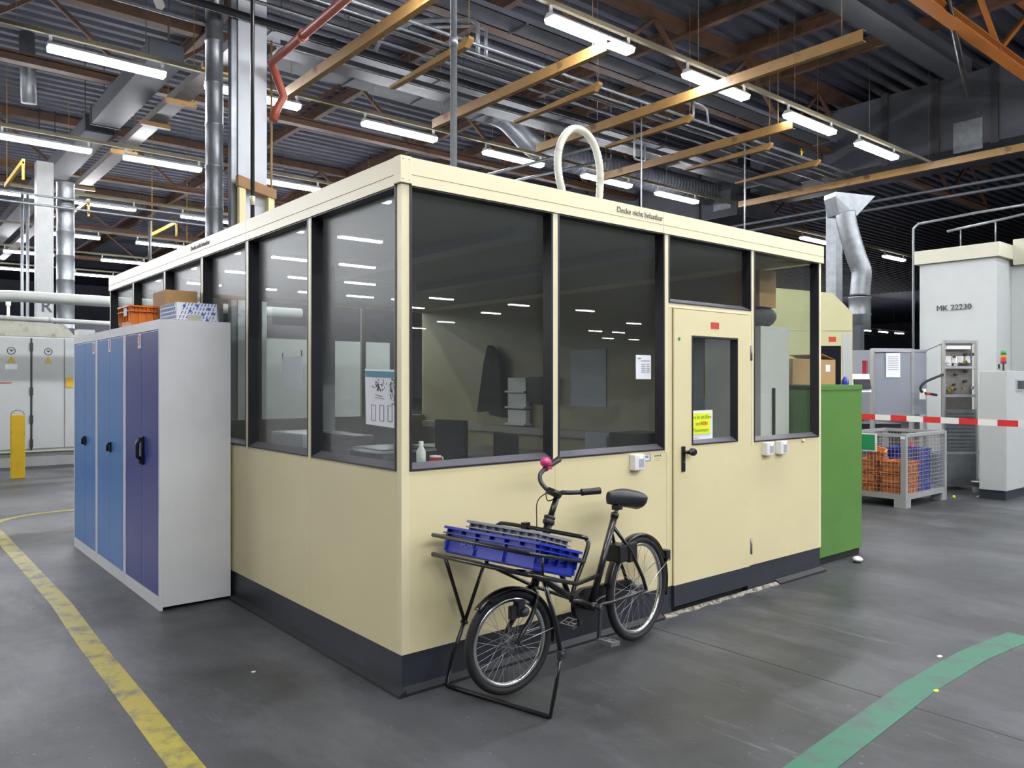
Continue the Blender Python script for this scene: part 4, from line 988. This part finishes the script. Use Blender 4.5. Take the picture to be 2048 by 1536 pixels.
# mudguards
gp = lambda R_: [(R_, -.026), (R_ + .009, -.02), (R_ + .013, 0), (R_ + .009, .02), (R_, .026), (R_ + .002, .024), (R_ + .007, .019), (R_ + .011, 0), (R_ + .007, -.019), (R_ + .002, -.024)]
MB().band(FH, sn, gp(.2495), 40, a0=-46, a1=100, up=(0, 0, 1)).build('front_mudguard', 'black_paint', bk)
MB().band(RH, (0, 1, 0), gp(.304), 48, a0=-78, a1=108, up=(0, 0, 1)).build('rear_mudguard', 'black_paint', bk)
mb = MB()
for s in (-1, 1):
    mb.tube([FH + sn * .05 * s, FH + sd * .24 + sn * .03 * s + Vector((0, 0, .03))], .0022, 5)
    mb.tube([RH + Vector((0, .055 * s, 0)), RH + Vector((.31, .03 * s, .12))], .0025, 5)
mb.build('mudguard_stay', 'spoke', bk)
mb = MB(); mb.box(1.395, 1.44, -.028, .028, .42, .485, .004); tl = mb.build('tail_light', 'black_plastic', bk); MB().box(1.438, 1.4415, -.024, .024, .425, .48).build('red_lens', 'red_lamp', tl)
mb = MB(); mb.ring(RH, (0, 1, 0), .275, .02, 16, 8, a0=-28, a1=4, up=(0, 0, 1)); mb.box(.86, .95, -.05, .05, .50, .6, .012); mb.box(.95, 1.03, -.055, -.03, .49, .60, .01); mb.build('frame_lock', 'black_plastic', bk)
# drive
mb = MB(); mb.prism([(.66 + .085 * math.cos(a), .045, .302 + .085 * math.sin(a)) for a in [R(90 + 18 * k) for k in range(11)]] + [(1.0, .045, .262), (1.12, .045, .27), (1.15, .045, .31), (1.12, .045, .35), (1.0, .045, .362)], (0, .03, 0)); mb.build('chain_case', 'black_plastic', bk)
mb = MB(); mb.cyl((.655, -.06, .302), (.655, .09, .302), .008, seg=8)
mb.beam((.655, -.064, .302), (.628, -.072, .145), .014, .022); mb.beam((.655, .09, .302), (.682, .098, .17), .014, .022); mb.cyl((.655, -.055, .302), (.655, -.075, .302), .016, seg=12)
mb.build('crank', 'dark_metal', bk)
def pedal(cx, cy, cz, s, ti=0):
    mb = MB(); mb.T = Matrix.Translation((cx, cy, cz)) @ Matrix.Rotation(ti, 4, 'Y'); y0_, y1_ = (s * .012, s * .105)
    mb.cyl((0, 0, 0), (0, s * .1, 0), .007, seg=8)
    mb.box(-.04, -.03, min(y0_, y1_), max(y0_, y1_), -.012, .012, .003); mb.box(.03, .04, min(y0_, y1_), max(y0_, y1_), -.012, .012, .003)
    for q in (.016, .055, .1): mb.box(-.035, .035, s * q - .004, s * q + .004, -.011, .011)
    mb.build('pedal', 'galv', bk)
pedal(.627, -.075, .145, -1, R(8)); pedal(.683, .1, .17, 1, R(-12))
# front lamp bracket and light
mb = MB(); mb.tube([(.12, -.01, .47), (.02, -.012, .485), (-.08, 0, .492)], .009, 8); mb.box(-.13, -.03, -.012, .014, .485, .503); mb.build('lamp_bracket', 'black_plastic', bk)
mb = MB(); mb.box(.005, .055, -.055, -.018, .40, .47, .006); mb.lathe([(.022, 0), (.024, .01), (.02, .04), (.01, .05)], (.06, -.05, .415), (-1, -.3, 0), 14); mb.box(-.03, .03, -.045, -.02, .39, .45); mb.build('brake_caliper', 'dark_metal', bk)
# carrier
C = MB(); r_ = .0095
bedF, bedR = -.20, .135
def bed(s): return .672 - (s - bedF) * .30
fl = (bedF, .34); 
C.tube([(bedR, .31, bed(bedR)), (bedF + .06, .335, bed(bedF + .06)), (bedF + .015, .332, bed(bedF)), (bedF, .315, .672), (bedF, -.29, .672), (bedF + .012, -.31, .671), (bedF + .05, -.318, bed(bedF + .05)), (bedR, -.295, bed(bedR))], r_, 8)
C.tube([(.19, .28, .70), (bedF + .06, .33, .752), (bedF + .015, .33, .765), (bedF, .315, .767), (bedF, -.29, .764), (bedF + .012, -.31, .763), (bedF + .05, -.318, .752), (.19, -.30, .665)], r_, 8)
C.tube(smooth([(.10, -.292, .50), (bedR, -.29, .575), (.195, -.29, .66), (.235, -.29, .735), (.243, -.275, .756), (.236, -.25, .768), (.225, 0, .775), (.215, .22, .778), (.213, .262, .77), (.205, .285, .745), (.18, .285, .68), (bedR, .28, .575)], 3), .0105, 8)
C.tube([(.10, -.292, .50), (.36, -.16, .42), (.60, -.03, .33)], .0095, 8); C.tube([(bedR, .28, .575), (.36, .15, .44), (.60, .03, .33)], .0095, 8)
for s in (-.11, -.02, .07): C.tube([(s, .32, bed(s)), (s, -.31, bed(s))], .006, 6)
for w_ in (-.12, .12): C.tube([(bedF, w_, .672), (bedR, w_, bed(bedR))], .006, 6)
C.tube([(-.135, -.318, bed(-.135)), (-.14, -.318, .75)], .006, 6)
C.tube([(bedR, -.29, bed(bedR)), (bedR, .28, bed(bedR))], .009, 8)
C.tube([(.225, 0, .775), (.275, 0, .765)], .010, 8); C.box(.2, .235, .07, .1, .755, .8)
C.tube([(.05, 0, bed(.05)), (.2, 0, .56)], .012, 8)
C.build('front_carrier', 'black_paint', bk)
# stand
S_ = MB()
S_.tube([(-.135, .30, bed(-.135)), (.0, .30, .305)], .0095, 8); S_.tube([(.13, .29, bed(.13)), (.0, .30, .305)], .0095, 8)
S_.tube([(-.08, -.275, bed(-.08) - .005), (-.02, -.30, .42), (.0, -.31, .285)], .0105, 8); 
S_.tube([(.0, .30, .31), (-.06, .318, .16), (-.098, .328, .012), (-.098, .31, .0105), (-.046, -.27, .0105), (-.044, -.285, .012), (-.02, -.30, .15), (.0, -.31, .285)], .0105, 8)
S_.build('stand', 'black_paint', bk)
S_ = MB(); S_.box(-.015, .03, -.322, -.30, .262, .302, .003); S_.cyl((.0, -.33, .285), (.0, -.295, .285), .01, seg=8); S_.cyl((.0, .285, .305), (.0, .32, .305), .01, seg=8); S_.build('stand_hinge', 'dark_metal', bk)
mb = MB(); mb.tube(smooth([(.34, .03, .95), (.28, .06, .9), (.25, .04, .78), (.2, .02, .62), (.17, -.02, .5)], 4), .003, 5); mb.tube(smooth([(.36, -.02, .93), (.33, .03, .9), (.345, .06, .94)], 4), .003, 5); mb.build('brake_cable', 'black_plastic', bk)

# crates in the carrier: tilted with the bed
til = Matrix.Rotation(R(16.7), 4, 'Y')
Mb = Matrix.Translation((OB[0], OB[1], 0)) @ Matrix.Rotation(AB, 4, 'Z') @ Matrix.Translation((-.015, .0, .64)) @ til @ Matrix.Rotation(R(-90), 4, 'Z')
def ford(t): MB().text('FORD', .042, frameM((-.13, -.1455, .05), (1, 0, 0), (0, 0, 1)), bold=.0005).build('lettering', 'ford_white', t)
eurobox('plastic_crate', 'blue plastic crate lying across the bicycle carrier', (0, 0, 0), .60, .33, .125, 'crate_blue', M4=Mb, extra=ford)
Mg = Matrix.Translation((OB[0], OB[1], 0)) @ Matrix.Rotation(AB, 4, 'Z') @ Matrix.Translation((.03, -.0, .675)) @ Matrix.Rotation(R(17), 4, 'Y') @ Matrix.Rotation(R(-90), 4, 'Z')
eurobox('plastic_crate', 'grey plastic crate nested inside the blue crate on the bicycle', (0, 0, 0), .46, .25, .125, 'crate_grey', M4=Mg, ribs=8)

# ------------------------------------------------------------------ right background
t = thing('tool_cabinet', 'green painted steel cabinet standing against the right end of the booth', 'cabinet', (4.38, .4, 0))
MB().box(4.0, 4.76, .09, .75, .06, 1.48, .004).build('body', 'green_cab', t, world=True)
MB().box(4.0, 4.76, .085, .75, 1.44, 1.485, .003).build('top_rim', 'green_cab', t, world=True)
MB().box(4.01, 4.75, .11, .74, 0, .06).build('base', 'rubber', t, world=True)
mb = MB(); mb.cyl((4.05, .085, .62), (4.05, .09, .62), .008, seg=8); mb.build('white_dot', 'paper', t, world=True)
t = thing('cardboard_box', 'tan cardboard box on the green cabinet beside the booth corner', 'cardboard box', (4.1, .4, 1.485))
MB().box(3.99, 4.7, .3, .62, 1.487, 1.705, .003).build('carton', 'card', t, world=True)
MB().hexa([(4.7, .3, 1.702), (4.7, .62, 1.702), (4.48, .62, 1.75), (4.48, .3, 1.75), (4.7, .3, 1.706), (4.7, .62, 1.706), (4.48, .62, 1.754), (4.48, .3, 1.754)]).build('open_flap', 'card', t, world=True)
MB().box(4.52, 4.6, .2965, .3, 1.6, 1.66).build('label', 'paper', t, world=True)
mb = MB(); mb.lathe([(.03, 0), (.032, .01), (.03, .04), (.014, .06), (.012, .07)], (4.62, .17, 1.485)); one('spray_can', mb, 'blue_plastic', 'small blue can on the green cabinet', 'can')
t = thing('crumpled_paper', 'small crumpled white paper on the floor at the foot of the green cabinet', 'litter', (4.42, -.04, 0))
mb = MB(); random.seed(5); mb.sphere((4.42, -.04, .02), .04, (1.3, 1, .5), 10)
for v in mb.bm.verts: v.co += Vector((random.uniform(-.01, .01), random.uniform(-.01, .01), random.uniform(0, .01)))
mb.build('scrap', 'paper', t, world=True)
for i, (x, y, s, lb, m) in enumerate(((2.55, -1.43, .02, 'white scrap on the floor above the green line', 'paper'), (2.03, -1.62, .018, 'yellow scrap on the green floor line', 'neon'), (1.07, -2.05, .03, 'pale flattened scrap on the floor at lower right', 'worn_white'), (.35, .9, .012, 'tiny white crumb on the floor left of the booth corner', 'paper'))):
    if i == 3: x, y = -.43, .75
    mb = MB(); mb.prism([(x + s * math.cos(a) * (1 + .3 * math.sin(3 * a)), y + s * .6 * math.sin(a), 0) for a in [k * math.pi / 4 for k in range(8)]], (0, 0, .004)); one('floor_scrap', mb, m, lb, 'litter')

# cream machine hood behind the green cabinet
t = thing('machine_hood', 'cream machine housing with sloped top and red label behind the green cabinet', 'machine', (6.9, 1.8, 0))
e = Vector((1.0, 1.1, 0)).normalized() * 1.2
P_ = [(6.2, 2.35, 0), (7.254, 1.432, 0), (7.254, 1.432, 2.355), (7.07, 1.587, 2.592), (6.2, 2.35, 2.70)]
MB().prism(P_, (.9, 1.1, 0)).build('housing', 'hood_cream', t, world=True)
dv = Vector((7.254 - 6.2, 1.432 - 2.35, 0)).normalized(); nn = Vector((dv.y, -dv.x, 0)); nn = -nn if nn.dot(Vector((-1, -1, 0))) < 0 else nn
def onh(mb, s0, s1, z0, z1, th, back=0):
    o = Vector((7.254, 1.432, 0)); a = o - dv * s0; b = o - dv * s1
    mb.hexa([(*(a + nn * th).xy, z0), (*(b + nn * th).xy, z0), (*(b - nn * back).xy, z0), (*(a - nn * back).xy, z0), (*(a + nn * th).xy, z1), (*(b + nn * th).xy, z1), (*(b - nn * back).xy, z1), (*(a - nn * back).xy, z1)])
    return mb
onh(MB(), .14, .5, .9, 1.95, .004).build('dark_opening', 'screen', t, world=True)
onh(MB(), .2, .285, 2.0, 2.06, .006).build('red_label', 'sign_red', t, world=True)
onh(MB(), 0, 1.2, 2.13, 2.137, .004).build('seam', 'plinth_grey', t, world=True)
onh(MB(), 0.02, .12, .5, 2.1, .004).build('panel_edge', 'machine_white', t, world=True)
mb = MB(); mb.box(10.62, 10.76, 3.0, 3.14, 0, 2.45); one('grey_post', mb, 'duct_dark', 'dark grey post right of the cream machine housing', 'post')
mb = MB(); mb.box(12.3, 12.55, 4.3, 4.5, 0, 4.85); one('steel_column', mb, 'galv', 'pale grey steel column behind the spiral duct on the right', 'column')
t = thing('spiral_duct', 'galvanised spiral duct with a kink hanging right of the booth', 'duct', (11.7, 3.58, 2.5))
mb = MB(); mb.tube(smooth([(11.5, 3.75, 5.1), (11.533, 3.726, 4.9), (11.56, 3.72, 4.5), (11.6, 3.66, 4.1), (11.7, 3.58, 3.75), (11.76, 3.5, 3.45), (11.74, 3.5, 3.2), (11.72, 3.55, 3.0)], 12), [.15, .158] * 50, 18) if False else None
sp = smooth([(11.545, 3.72, 4.55), (11.555, 3.71, 4.4), (11.6, 3.66, 4.1), (11.68, 3.59, 3.75), (11.74, 3.53, 3.5), (11.735, 3.54, 3.25), (11.72, 3.55, 3.05)], 8)
mb = MB(); mb.tube(sp, [.165 + .008 * (i % 2) for i in range(len(sp))], 20); mb.build('flexible_run', 'galv', t, world=True)
mb = MB(); pr = []; z = 2.45
while z < 3.05: pr += [(.185, z), (.185, z + .25), (.195, z + .26), (.195, z + .28)]; z += .3
mb.lathe(pr, (11.72, 3.55, 0), seg=24); mb.build('straight_run', 'galv', t, world=True)
mb = MB(); mb.prism([(11.25, 3.75, 4.8), (11.36, 3.75, 4.5), (11.72, 3.6, 4.5), (12.1, 3.45, 4.88), (11.25, 3.75, 4.88)], (.15, .3, 0)); mb.build('hood_piece', 'galv', t, world=True)

# tall white machine
t = thing('tall_machine', 'tall white machine cabinet lettered on its side with a cream cap', 'machine', (12, 1.8, 0))
MB().box(11.4, 14.6, 1.25, 2.39, 0, 3.44, .01).build('body', 'machine_white', t, world=True)
MB().box(11.34, 14.7, 1.19, 2.45, 3.44, 3.66, .006).build('cap', 'machine_cream', t, world=True)
MB().box(11.9, 14.7, -.2, 1.19, 3.35, 3.75, .006).build('upper_block', 'machine_cream', t, world=True)
MB().box(12.0, 14.7, -.6, 1.25, 0, 3.35, .01).build('side_block', 'machine_white', t, world=True)
MB().text('MK 22230', .125, frameM((11.385, 1.86, 2.70), *FY), ext=.003).build('lettering', 'ink', t, world=True)
MB().box(11.9, 12.3, .55, .95, 3.75, 4.1, .02).build('motor_cover', 'machine_cream', t, world=True)
mb = MB()
for z in (1.72, 1.2): mb.box(11.45, 11.5, 1.235, 1.25, z, z + .07)
mb.build('latch', 'dark_metal', t, world=True)
mb = MB(); mb.tube([(11.36, 2.47, 0), (11.36, 2.47, 4.05), (11.4, 2.4, 4.12), (11.6, 1.6, 4.2), (12.0, .2, 4.3)], .02, 8); mb.tube([(11.5, 2.0, 3.95), (11.5, 1.2, 4.02), (11.5, .4, 4.1)], .02, 8); mb.cyl((11.5, 1.8, 3.66), (11.5, 1.8, 3.96), .01, seg=6); mb.cyl((11.5, 1.3, 3.66), (11.5, 1.3, 4.0), .01, seg=6)
mb.build('conduit_frame', 'galv', t, world=True)
t = thing('signal_tower', 'signal lamp in green, orange and red beside the tall white machine', 'signal lamp', (9.66, .42, 1.7))
c_ = (9.45, .52)
MB().cyl((*c_, 1.665), (*c_, 1.75), .012, seg=8).build('pole', 'dark_metal', t, world=True)
for i, (m, n_) in enumerate((('red_lamp', 'red_lens'), ('orange_lamp', 'orange_lens'), ('green_lamp', 'green_lens'))): MB().cyl((*c_, 1.75 + i * .058), (*c_, 1.806 + i * .058), .034, seg=16).build(n_, m, t, world=True)
mb = MB(); mb.lathe([(.05, 0), (.03, .02), (.0, .025)], (*c_, 1.645)); mb.build('foot', 'dark_metal', t, world=True)
t = thing('white_cabinet', 'white cabinet with dark base at the right edge behind the barrier tape', 'cabinet', (9.8, .7, 0))
MB().box(9.2, 10.6, .4, .72, .12, 1.655, .008).build('body', 'machine_white', t, world=True)
MB().box(9.22, 10.6, .42, .72, 0, .12).build('base', 'anthracite', t, world=True)
MB().box(9.52, 9.8, .388, .4, 1.4, 1.55).build('dark_display', 'grey_plastic', t, world=True)
MB().box(9.55, 9.78, .385, .389, 1.42, 1.53).build('screen', 'screen', t, world=True)

# aluminium test stand
def post(mb, x, y, z0, z1, w_=.04): mb.box(x - w_ / 2, x + w_ / 2, y - w_ / 2, y + w_ / 2, z0, z1)
t = thing('test_stand', 'open aluminium test stand full of fittings in front of the tall white machine', 'machine stand', (9.85, 1.2, 0))
q0 = Vector((9.7, 1.35, 0)); q1 = Vector((10.05, 1.06, 0)); dd = (q1 - q0); qn = Vector((-dd.y, dd.x, 0)).normalized()
if qn.x < 0: qn = -qn
def qp(s, n_=0): v = q0 + dd * s + qn * n_; return v
mb = MB()
for s in (0, 1):
    for n_ in (0, .5): v = qp(s, n_); post(mb, v.x, v.y, .12, 2.1 if n_ == 0 else 1.9)
for z in (2.08, 1.72, 1.32, .52):
    mb.beam((*qp(0).xy, z), (*qp(1).xy, z), .035, .035)
for z in (2.08, .52):
    for s in (0, 1): mb.beam((*qp(s).xy, z), (*qp(s, .5).xy, z - .1 * (z > 2)), .035, .035)
mb.build('profile_frame', 'alu', t, world=True)
mb = MB(); mb.beam((*qp(.02, .08).xy, 1.55), (*qp(.98, .08).xy, 1.55), .006, 1.05); mb.build('perforated_panel', 'perf', t, world=True)
mb = MB(); mb.beam((*qp(.1, .03).xy, 2.0), (*qp(.85, .03).xy, 2.0), .05, .05); mb.build('lamp_cover', 'white_plastic', t, world=True)
random.seed(9)
for k in range(26):
    s = random.uniform(.08, .92); z = random.choice((1.88, 1.78, 1.6, 1.5, 1.42, 1.66)) + random.uniform(-.03, .03); v = qp(s, .05)
    m = random.choice(('white_plastic', 'dark_metal', 'dark_metal', 'chrome', 'galv', 'brass')) if k > 3 else 'white_plastic'
    mb = MB()
    if k < 4: v = qp(.2 + .2 * k, .05); z = 1.83; mb.box(v.x - .03, v.x + .03, v.y - .03, v.y + .03, z - .05, z + .05, .004)
    elif m in ('chrome', 'brass', 'dark_metal'): mb.cyl((v.x, v.y, z), (v.x - qn.x * .05, v.y - qn.y * .05, z), random.uniform(.012, .024), seg=10)
    else: mb.box(v.x - .018, v.x + .018, v.y - .018, v.y + .018, z - .03, z + .03)
    mb.build('fitting', m, t, world=True)
mb = MB(); mb.beam((*qp(.03, -.015).xy, .83), (*qp(.97, -.015).xy, .83), .004, .6)
mb.build('louvre_panel', 'galv', t, world=True)
mb = MB()
for k in range(11): z = .57 + k * .052; mb.beam((*qp(.08, -.03).xy, z), (*qp(.92, -.03).xy, z), .012, .022)
mb.build('louvres', 'galv', t, world=True)
mb = MB(); mb.prism([(*qp(-.15, -.02).xy, .05), (*qp(1.02, -.02).xy, .05), (*qp(1.02, .5).xy, .05), (*qp(-.15, .5).xy, .05)], (0, 0, .45)); mb.build('lower_tank', 'galv', t, world=True)
mb = MB()
for s in (0, 1):
    for n_ in (.02, .46): v = qp(s, n_); mb.cyl((v.x, v.y, 0), (v.x, v.y, .06), .025, seg=10)
mb.build('foot', 'galv', t, world=True)
mb = MB(); v = qp(.0, .0); mb.tube(smooth([(v.x - .02, v.y, 1.62), (v.x - .25, v.y + .16, 1.5), (v.x - .28, v.y + .18, 1.38), (v.x - .1, v.y + .05, 1.33)], 5), .018, 8)
one('black_hose', mb, 'rubber', 'grey curved hose on the left side of the test stand', 'hose')
# enclosure with sheet metal panels
t = thing('machine_enclosure', 'aluminium framed enclosure with grey sheet panels behind the mesh cage', 'machine enclosure', (9.1, 1.9, 0))
g0 = Vector((8.88, 1.965, 0)); g1 = Vector((9.40, 1.66, 0)); g2 = Vector((9.78, 1.62, 0)); g3 = Vector((10.4, 3.0, 0)); g4 = Vector((8.3, 2.7, 0))
mb = MB()
for p in (g0, g1): post(mb, p.x, p.y, 0, 1.98, .05)
mb.beam((*g0.xy, 1.96), (*g1.xy, 1.96), .05, .05); mb.beam((*g0.xy, 1.02), (*g1.xy, 1.02), .05, .05); mb.beam((*g1.xy, 1.02), (*g2.xy, 1.0), .05, .05); mb.beam((*g1.xy, 1.96), (*g2.xy, 1.96), .03, .03); mb.beam((*g0.xy, .4), (*g1.xy, .4), .05, .05)
mb.build('profile_frame', 'alu', t, world=True)
mb = MB(); mb.beam((g0.x + .03, g0.y - .0, 1.5), (g1.x - .03, g1.y, 1.5), .01, .9); mb.build('sheet_panel', 'alu_panel', t, world=True)
mb = MB(); mb.beam((*g1.xy, 1.5), (*g2.xy, 1.5), .01, .9); mb.build('sheet_panel', 'alu_panel', t, world=True)
mb = MB(); mb.beam((*g4.xy, 1.5), (*g0.xy, 1.5), .01, .92); mb.build('sheet_panel', 'alu_panel', t, world=True)
mb = MB(); mb.prism([(8.8, 2.3, .2), (9.4, 1.8, .2), (9.9, 2.3, .2), (9.2, 2.9, .2)], (0, 0, .72)); mb.build('machine_bed', 'dark_metal', t, world=True)
u_ = (g1 - g0).normalized(); c0 = g0 + u_ * .2 + Vector((-.012, -.012, 0))
mb = MB(); mb.beam((*(c0).xy, 1.75), (*(c0 + u_ * .22).xy, 1.75), .004, .34); mb.build('notice_sheet', 'paper', t, world=True)
mb = MB()
for k in range(7): mb.beam((*(c0 + u_ * .03 + Vector((-.004, -.004, 0))).xy, 1.87 - k * .03), (*(c0 + u_ * .19 + Vector((-.004, -.004, 0))).xy, 1.87 - k * .03), .002, .006)
mb.build('notice_print', 'ink_soft', t, world=True)
mb = MB(); mb.box(9.42, 9.5, 1.5, 1.56, 1.27, 1.42, .004); sw = mb.build('switch_box', 'white_plastic', t, world=True); mb = MB(); mb.cyl((9.47, 1.5, 1.35), (9.49, 1.44, 1.35), .02, seg=10); mb.build('red_knob', 'sign_red', sw, world=True)
t = thing('control_panel', 'small white control console between the green cabinet and the enclosure', 'control panel', (8.2, 2.0, 0))
MB().box(8.05, 8.35, 1.95, 2.15, .0, 1.35, .006).build('stand', 'white_plastic', t, world=True)
MB().hexa([(7.85, 1.9, 1.38), (8.4, 1.75, 1.38), (8.45, 1.95, 1.38), (7.9, 2.1, 1.38), (7.85, 1.93, 1.62), (8.4, 1.78, 1.62), (8.45, 1.95, 1.6), (7.9, 2.1, 1.6)]).build('head', 'white_plastic', t, world=True)
MB().hexa([(8.1, 1.815, 1.42), (8.38, 1.738, 1.42), (8.38, 1.76, 1.42), (8.1, 1.84, 1.42), (8.1, 1.835, 1.55), (8.38, 1.76, 1.55), (8.38, 1.77, 1.55), (8.1, 1.85, 1.55)]).build('display', 'screen', t, world=True)
MB().box(8.28, 8.33, 1.93, 1.95, 1.1, 1.35).build('key_strip', 'dark_metal', t, world=True)
MB().box(8.35, 8.4, 1.8, 1.85, 1.62, 1.8).build('red_beacon', 'red_lamp', t, world=True)
t = thing('white_trough', 'dirty white machine trough between the test stand and the right cabinet', 'machine', (10.8, 1.1, 0))
mb = MB(); mb.box(10.6, 11.37, .8, 1.5, .84, .92); mb.prism([(10.6, .8, .84), (11.37, .8, .84), (11.37, .8, .62), (10.6, .8, .52)], (0, .7, 0)); mb.box(10.65, 11.3, .9, 1.5, .2, .55); mb.build('tray', 'dirty_white', t, world=True)
mb = MB(); mb.box(10.7, 10.8, 1.0, 1.1, 0, .2); mb.box(11.15, 11.25, 1.0, 1.1, 0, .2); mb.cyl((10.9, 1.0, .1), (11.1, 1.0, .1), .08, seg=14); mb.build('feet', 'dark_metal', t, world=True)
mb = MB(); mb.lathe([(.05, 0), (.06, .15), (.066, .155), (.062, .16), (.05, .02)], (9.7, .93, 0)); one('bucket', mb, 'white_plastic', 'small white bucket on the floor below the test stand', 'bucket')
mb = MB(); mb.tube(smooth([(9.95, 1.0, .5), (9.93, .96, .4), (9.9, .9, .25), (9.85, .86, .05), (9.75, .82, .01), (9.6, .78, .01), (9.25, .76, .01)], 5), .009, 6); one('white_cable', mb, 'cable_white', 'white cable running over the floor to the right cabinet', 'cable')
mb = MB(); mb.sphere((8.95, .93, .02), .02, seg=10); one('yellow_ball', mb, 'neon', 'tiny yellow cap on the floor right of the mesh cage', 'litter')

# wire mesh pallet cage with crates
def cage():
    x0, x1, y0_, y1_ = 7.57, 8.75, .94, 1.74
    t = thing('mesh_pallet_cage', 'grey wire mesh pallet cage holding orange and blue crates', 'pallet cage', ((x0 + x1) / 2, (y0_ + y1_) / 2, 0))
    mb = MB()
    for x in (x0, x1 - .06):
        for y in (y0_, y1_ - .06): mb.box(x, x + .06, y, y + .06, .1, .89)
    for z0, z1 in ((.1, .16), (.85, .89)):
        mb.box(x0 + .06, x1 - .06, y0_ + .002, y0_ + .04, z0, z1); mb.box(x0 + .06, x1 - .06, y1_ - .04, y1_ - .002, z0, z1); mb.box(x0 + .002, x0 + .04, y0_ + .06, y1_ - .06, z0, z1); mb.box(x1 - .04, x1 - .002, y0_ + .06, y1_ - .06, z0, z1)
    mb.box(x0 + .03, x1 - .03, y0_ + .03, y1_ - .03, .12, .135); mb.build('frame', 'plinth_grey', t, world=True)
    for x in (x0, x1 - .14):
        for y in (y0_, y1_ - .14): MB().box(x, x + .14, y, y + .14, 0, .1).build('foot', 'plinth_grey', t, world=True)
    def grid(face):
        mb = MB(); n = 14
        if face in 'fb':
            y = y0_ + .02 if face == 'f' else y1_ - .02
            for k in range(25): x = x0 + .05 + k * (x1 - x0 - .1) / 24; mb.cyl((x, y, .15), (x, y, .86), .003, seg=4, caps=False)
            for k in range(n + 1): z = .17 + k * .048; mb.cyl((x0 + .03, y, z), (x1 - .03, y, z), .003, seg=4, caps=False)
        else:
            x = x0 + .02 if face == 'l' else x1 - .02
            for k in range(17): y = y0_ + .05 + k * (y1_ - y0_ - .1) / 16; mb.cyl((x, y, .15), (x, y, .86), .003, seg=4, caps=False)
            for k in range(n + 1): z = .17 + k * .048; mb.cyl((x, y0_ + .03, z), (x, y1_ - .03, z), .003, seg=4, caps=False)
        mb.build('mesh_side', 'plinth_grey', t, world=True)
    for f_ in 'fblr': grid(f_)
    MB().box(7.562, 7.57, .95, 1.0, .83, .86).build('white_tag', 'paper', t, world=True)
    MB().cyl((7.72, .935, .77), (7.72, .94, .77), .035, seg=14).build('red_tag', 'sign_red', t, world=True)
cage()
t = thing('green_sign', 'green sign with white border half hidden behind the green cabinet', 'sign', (7.55, 1.5, .6))
MB().box(7.55, 7.565, 1.28, 1.75, .66, .88).build('board', 'paper', t, world=True)
MB().box(7.545, 7.55, 1.3, 1.73, .675, .865).build('green_field', 'sign_green', t, world=True)
for k in range(3): eurobox('plastic_crate', f'orange plastic crate in the mesh cage, {["bottom", "middle", "top"][k]} of the front left stack', (7.84, 1.13, .137 + .136 * k), .4, .3, .135, 'crate_orange', group='orange crates in the mesh cage')
for k in range(3): eurobox('plastic_crate', f'orange plastic crate in the mesh cage, {["bottom", "middle", "top"][k]} of the rear stack', (7.84, 1.5, .137 + .136 * k), .4, .3, .135, 'crate_orange', group='orange crates in the mesh cage')
eurobox('plastic_crate', 'orange bin tilted on top of the rear stack in the mesh cage', (7.78, 1.42, .56), .3, .2, .12, 'crate_orange', M4=Matrix.Translation((7.78, 1.40, .565)) @ Matrix.Rotation(R(18), 4, 'X') @ Matrix.Rotation(R(20), 4, 'Z'))
for k in range(4): eurobox('plastic_crate', f'blue plastic crate in the mesh cage, {["lowest", "second", "third", "topmost"][k]} of the blue stack', (8.26, 1.2, .137 + .136 * k), .38, .4, .135, 'blue_plastic' if False else 'crate_blue', group='blue crates in the mesh cage')
# barrier tape
t = thing('barrier_tape', 'red and white barrier tape stretched behind the green cabinet to the right', 'barrier tape', (8, 0, 1.0))
a = Vector((8.9, 2.2, .99)); b = Vector((6.3, -2.9, 1.07))
a = Vector((6.84, 1.13, 1.115))
b = Vector((6.45, -.63, 1.112)); d_ = (b - a) * 1.3; n_ = 11
for i in range(n_ + 1):
    p = a + d_ * (i / (n_ + 1)); q = a + d_ * ((i + 1) / (n_ + 1))
    mb = MB(); mb.beam(p, q, .0012, .062); mb.build('red_band' if i % 2 == 0 else 'white_band', 'tape_red' if i % 2 == 0 else 'tape_white', t, world=True)
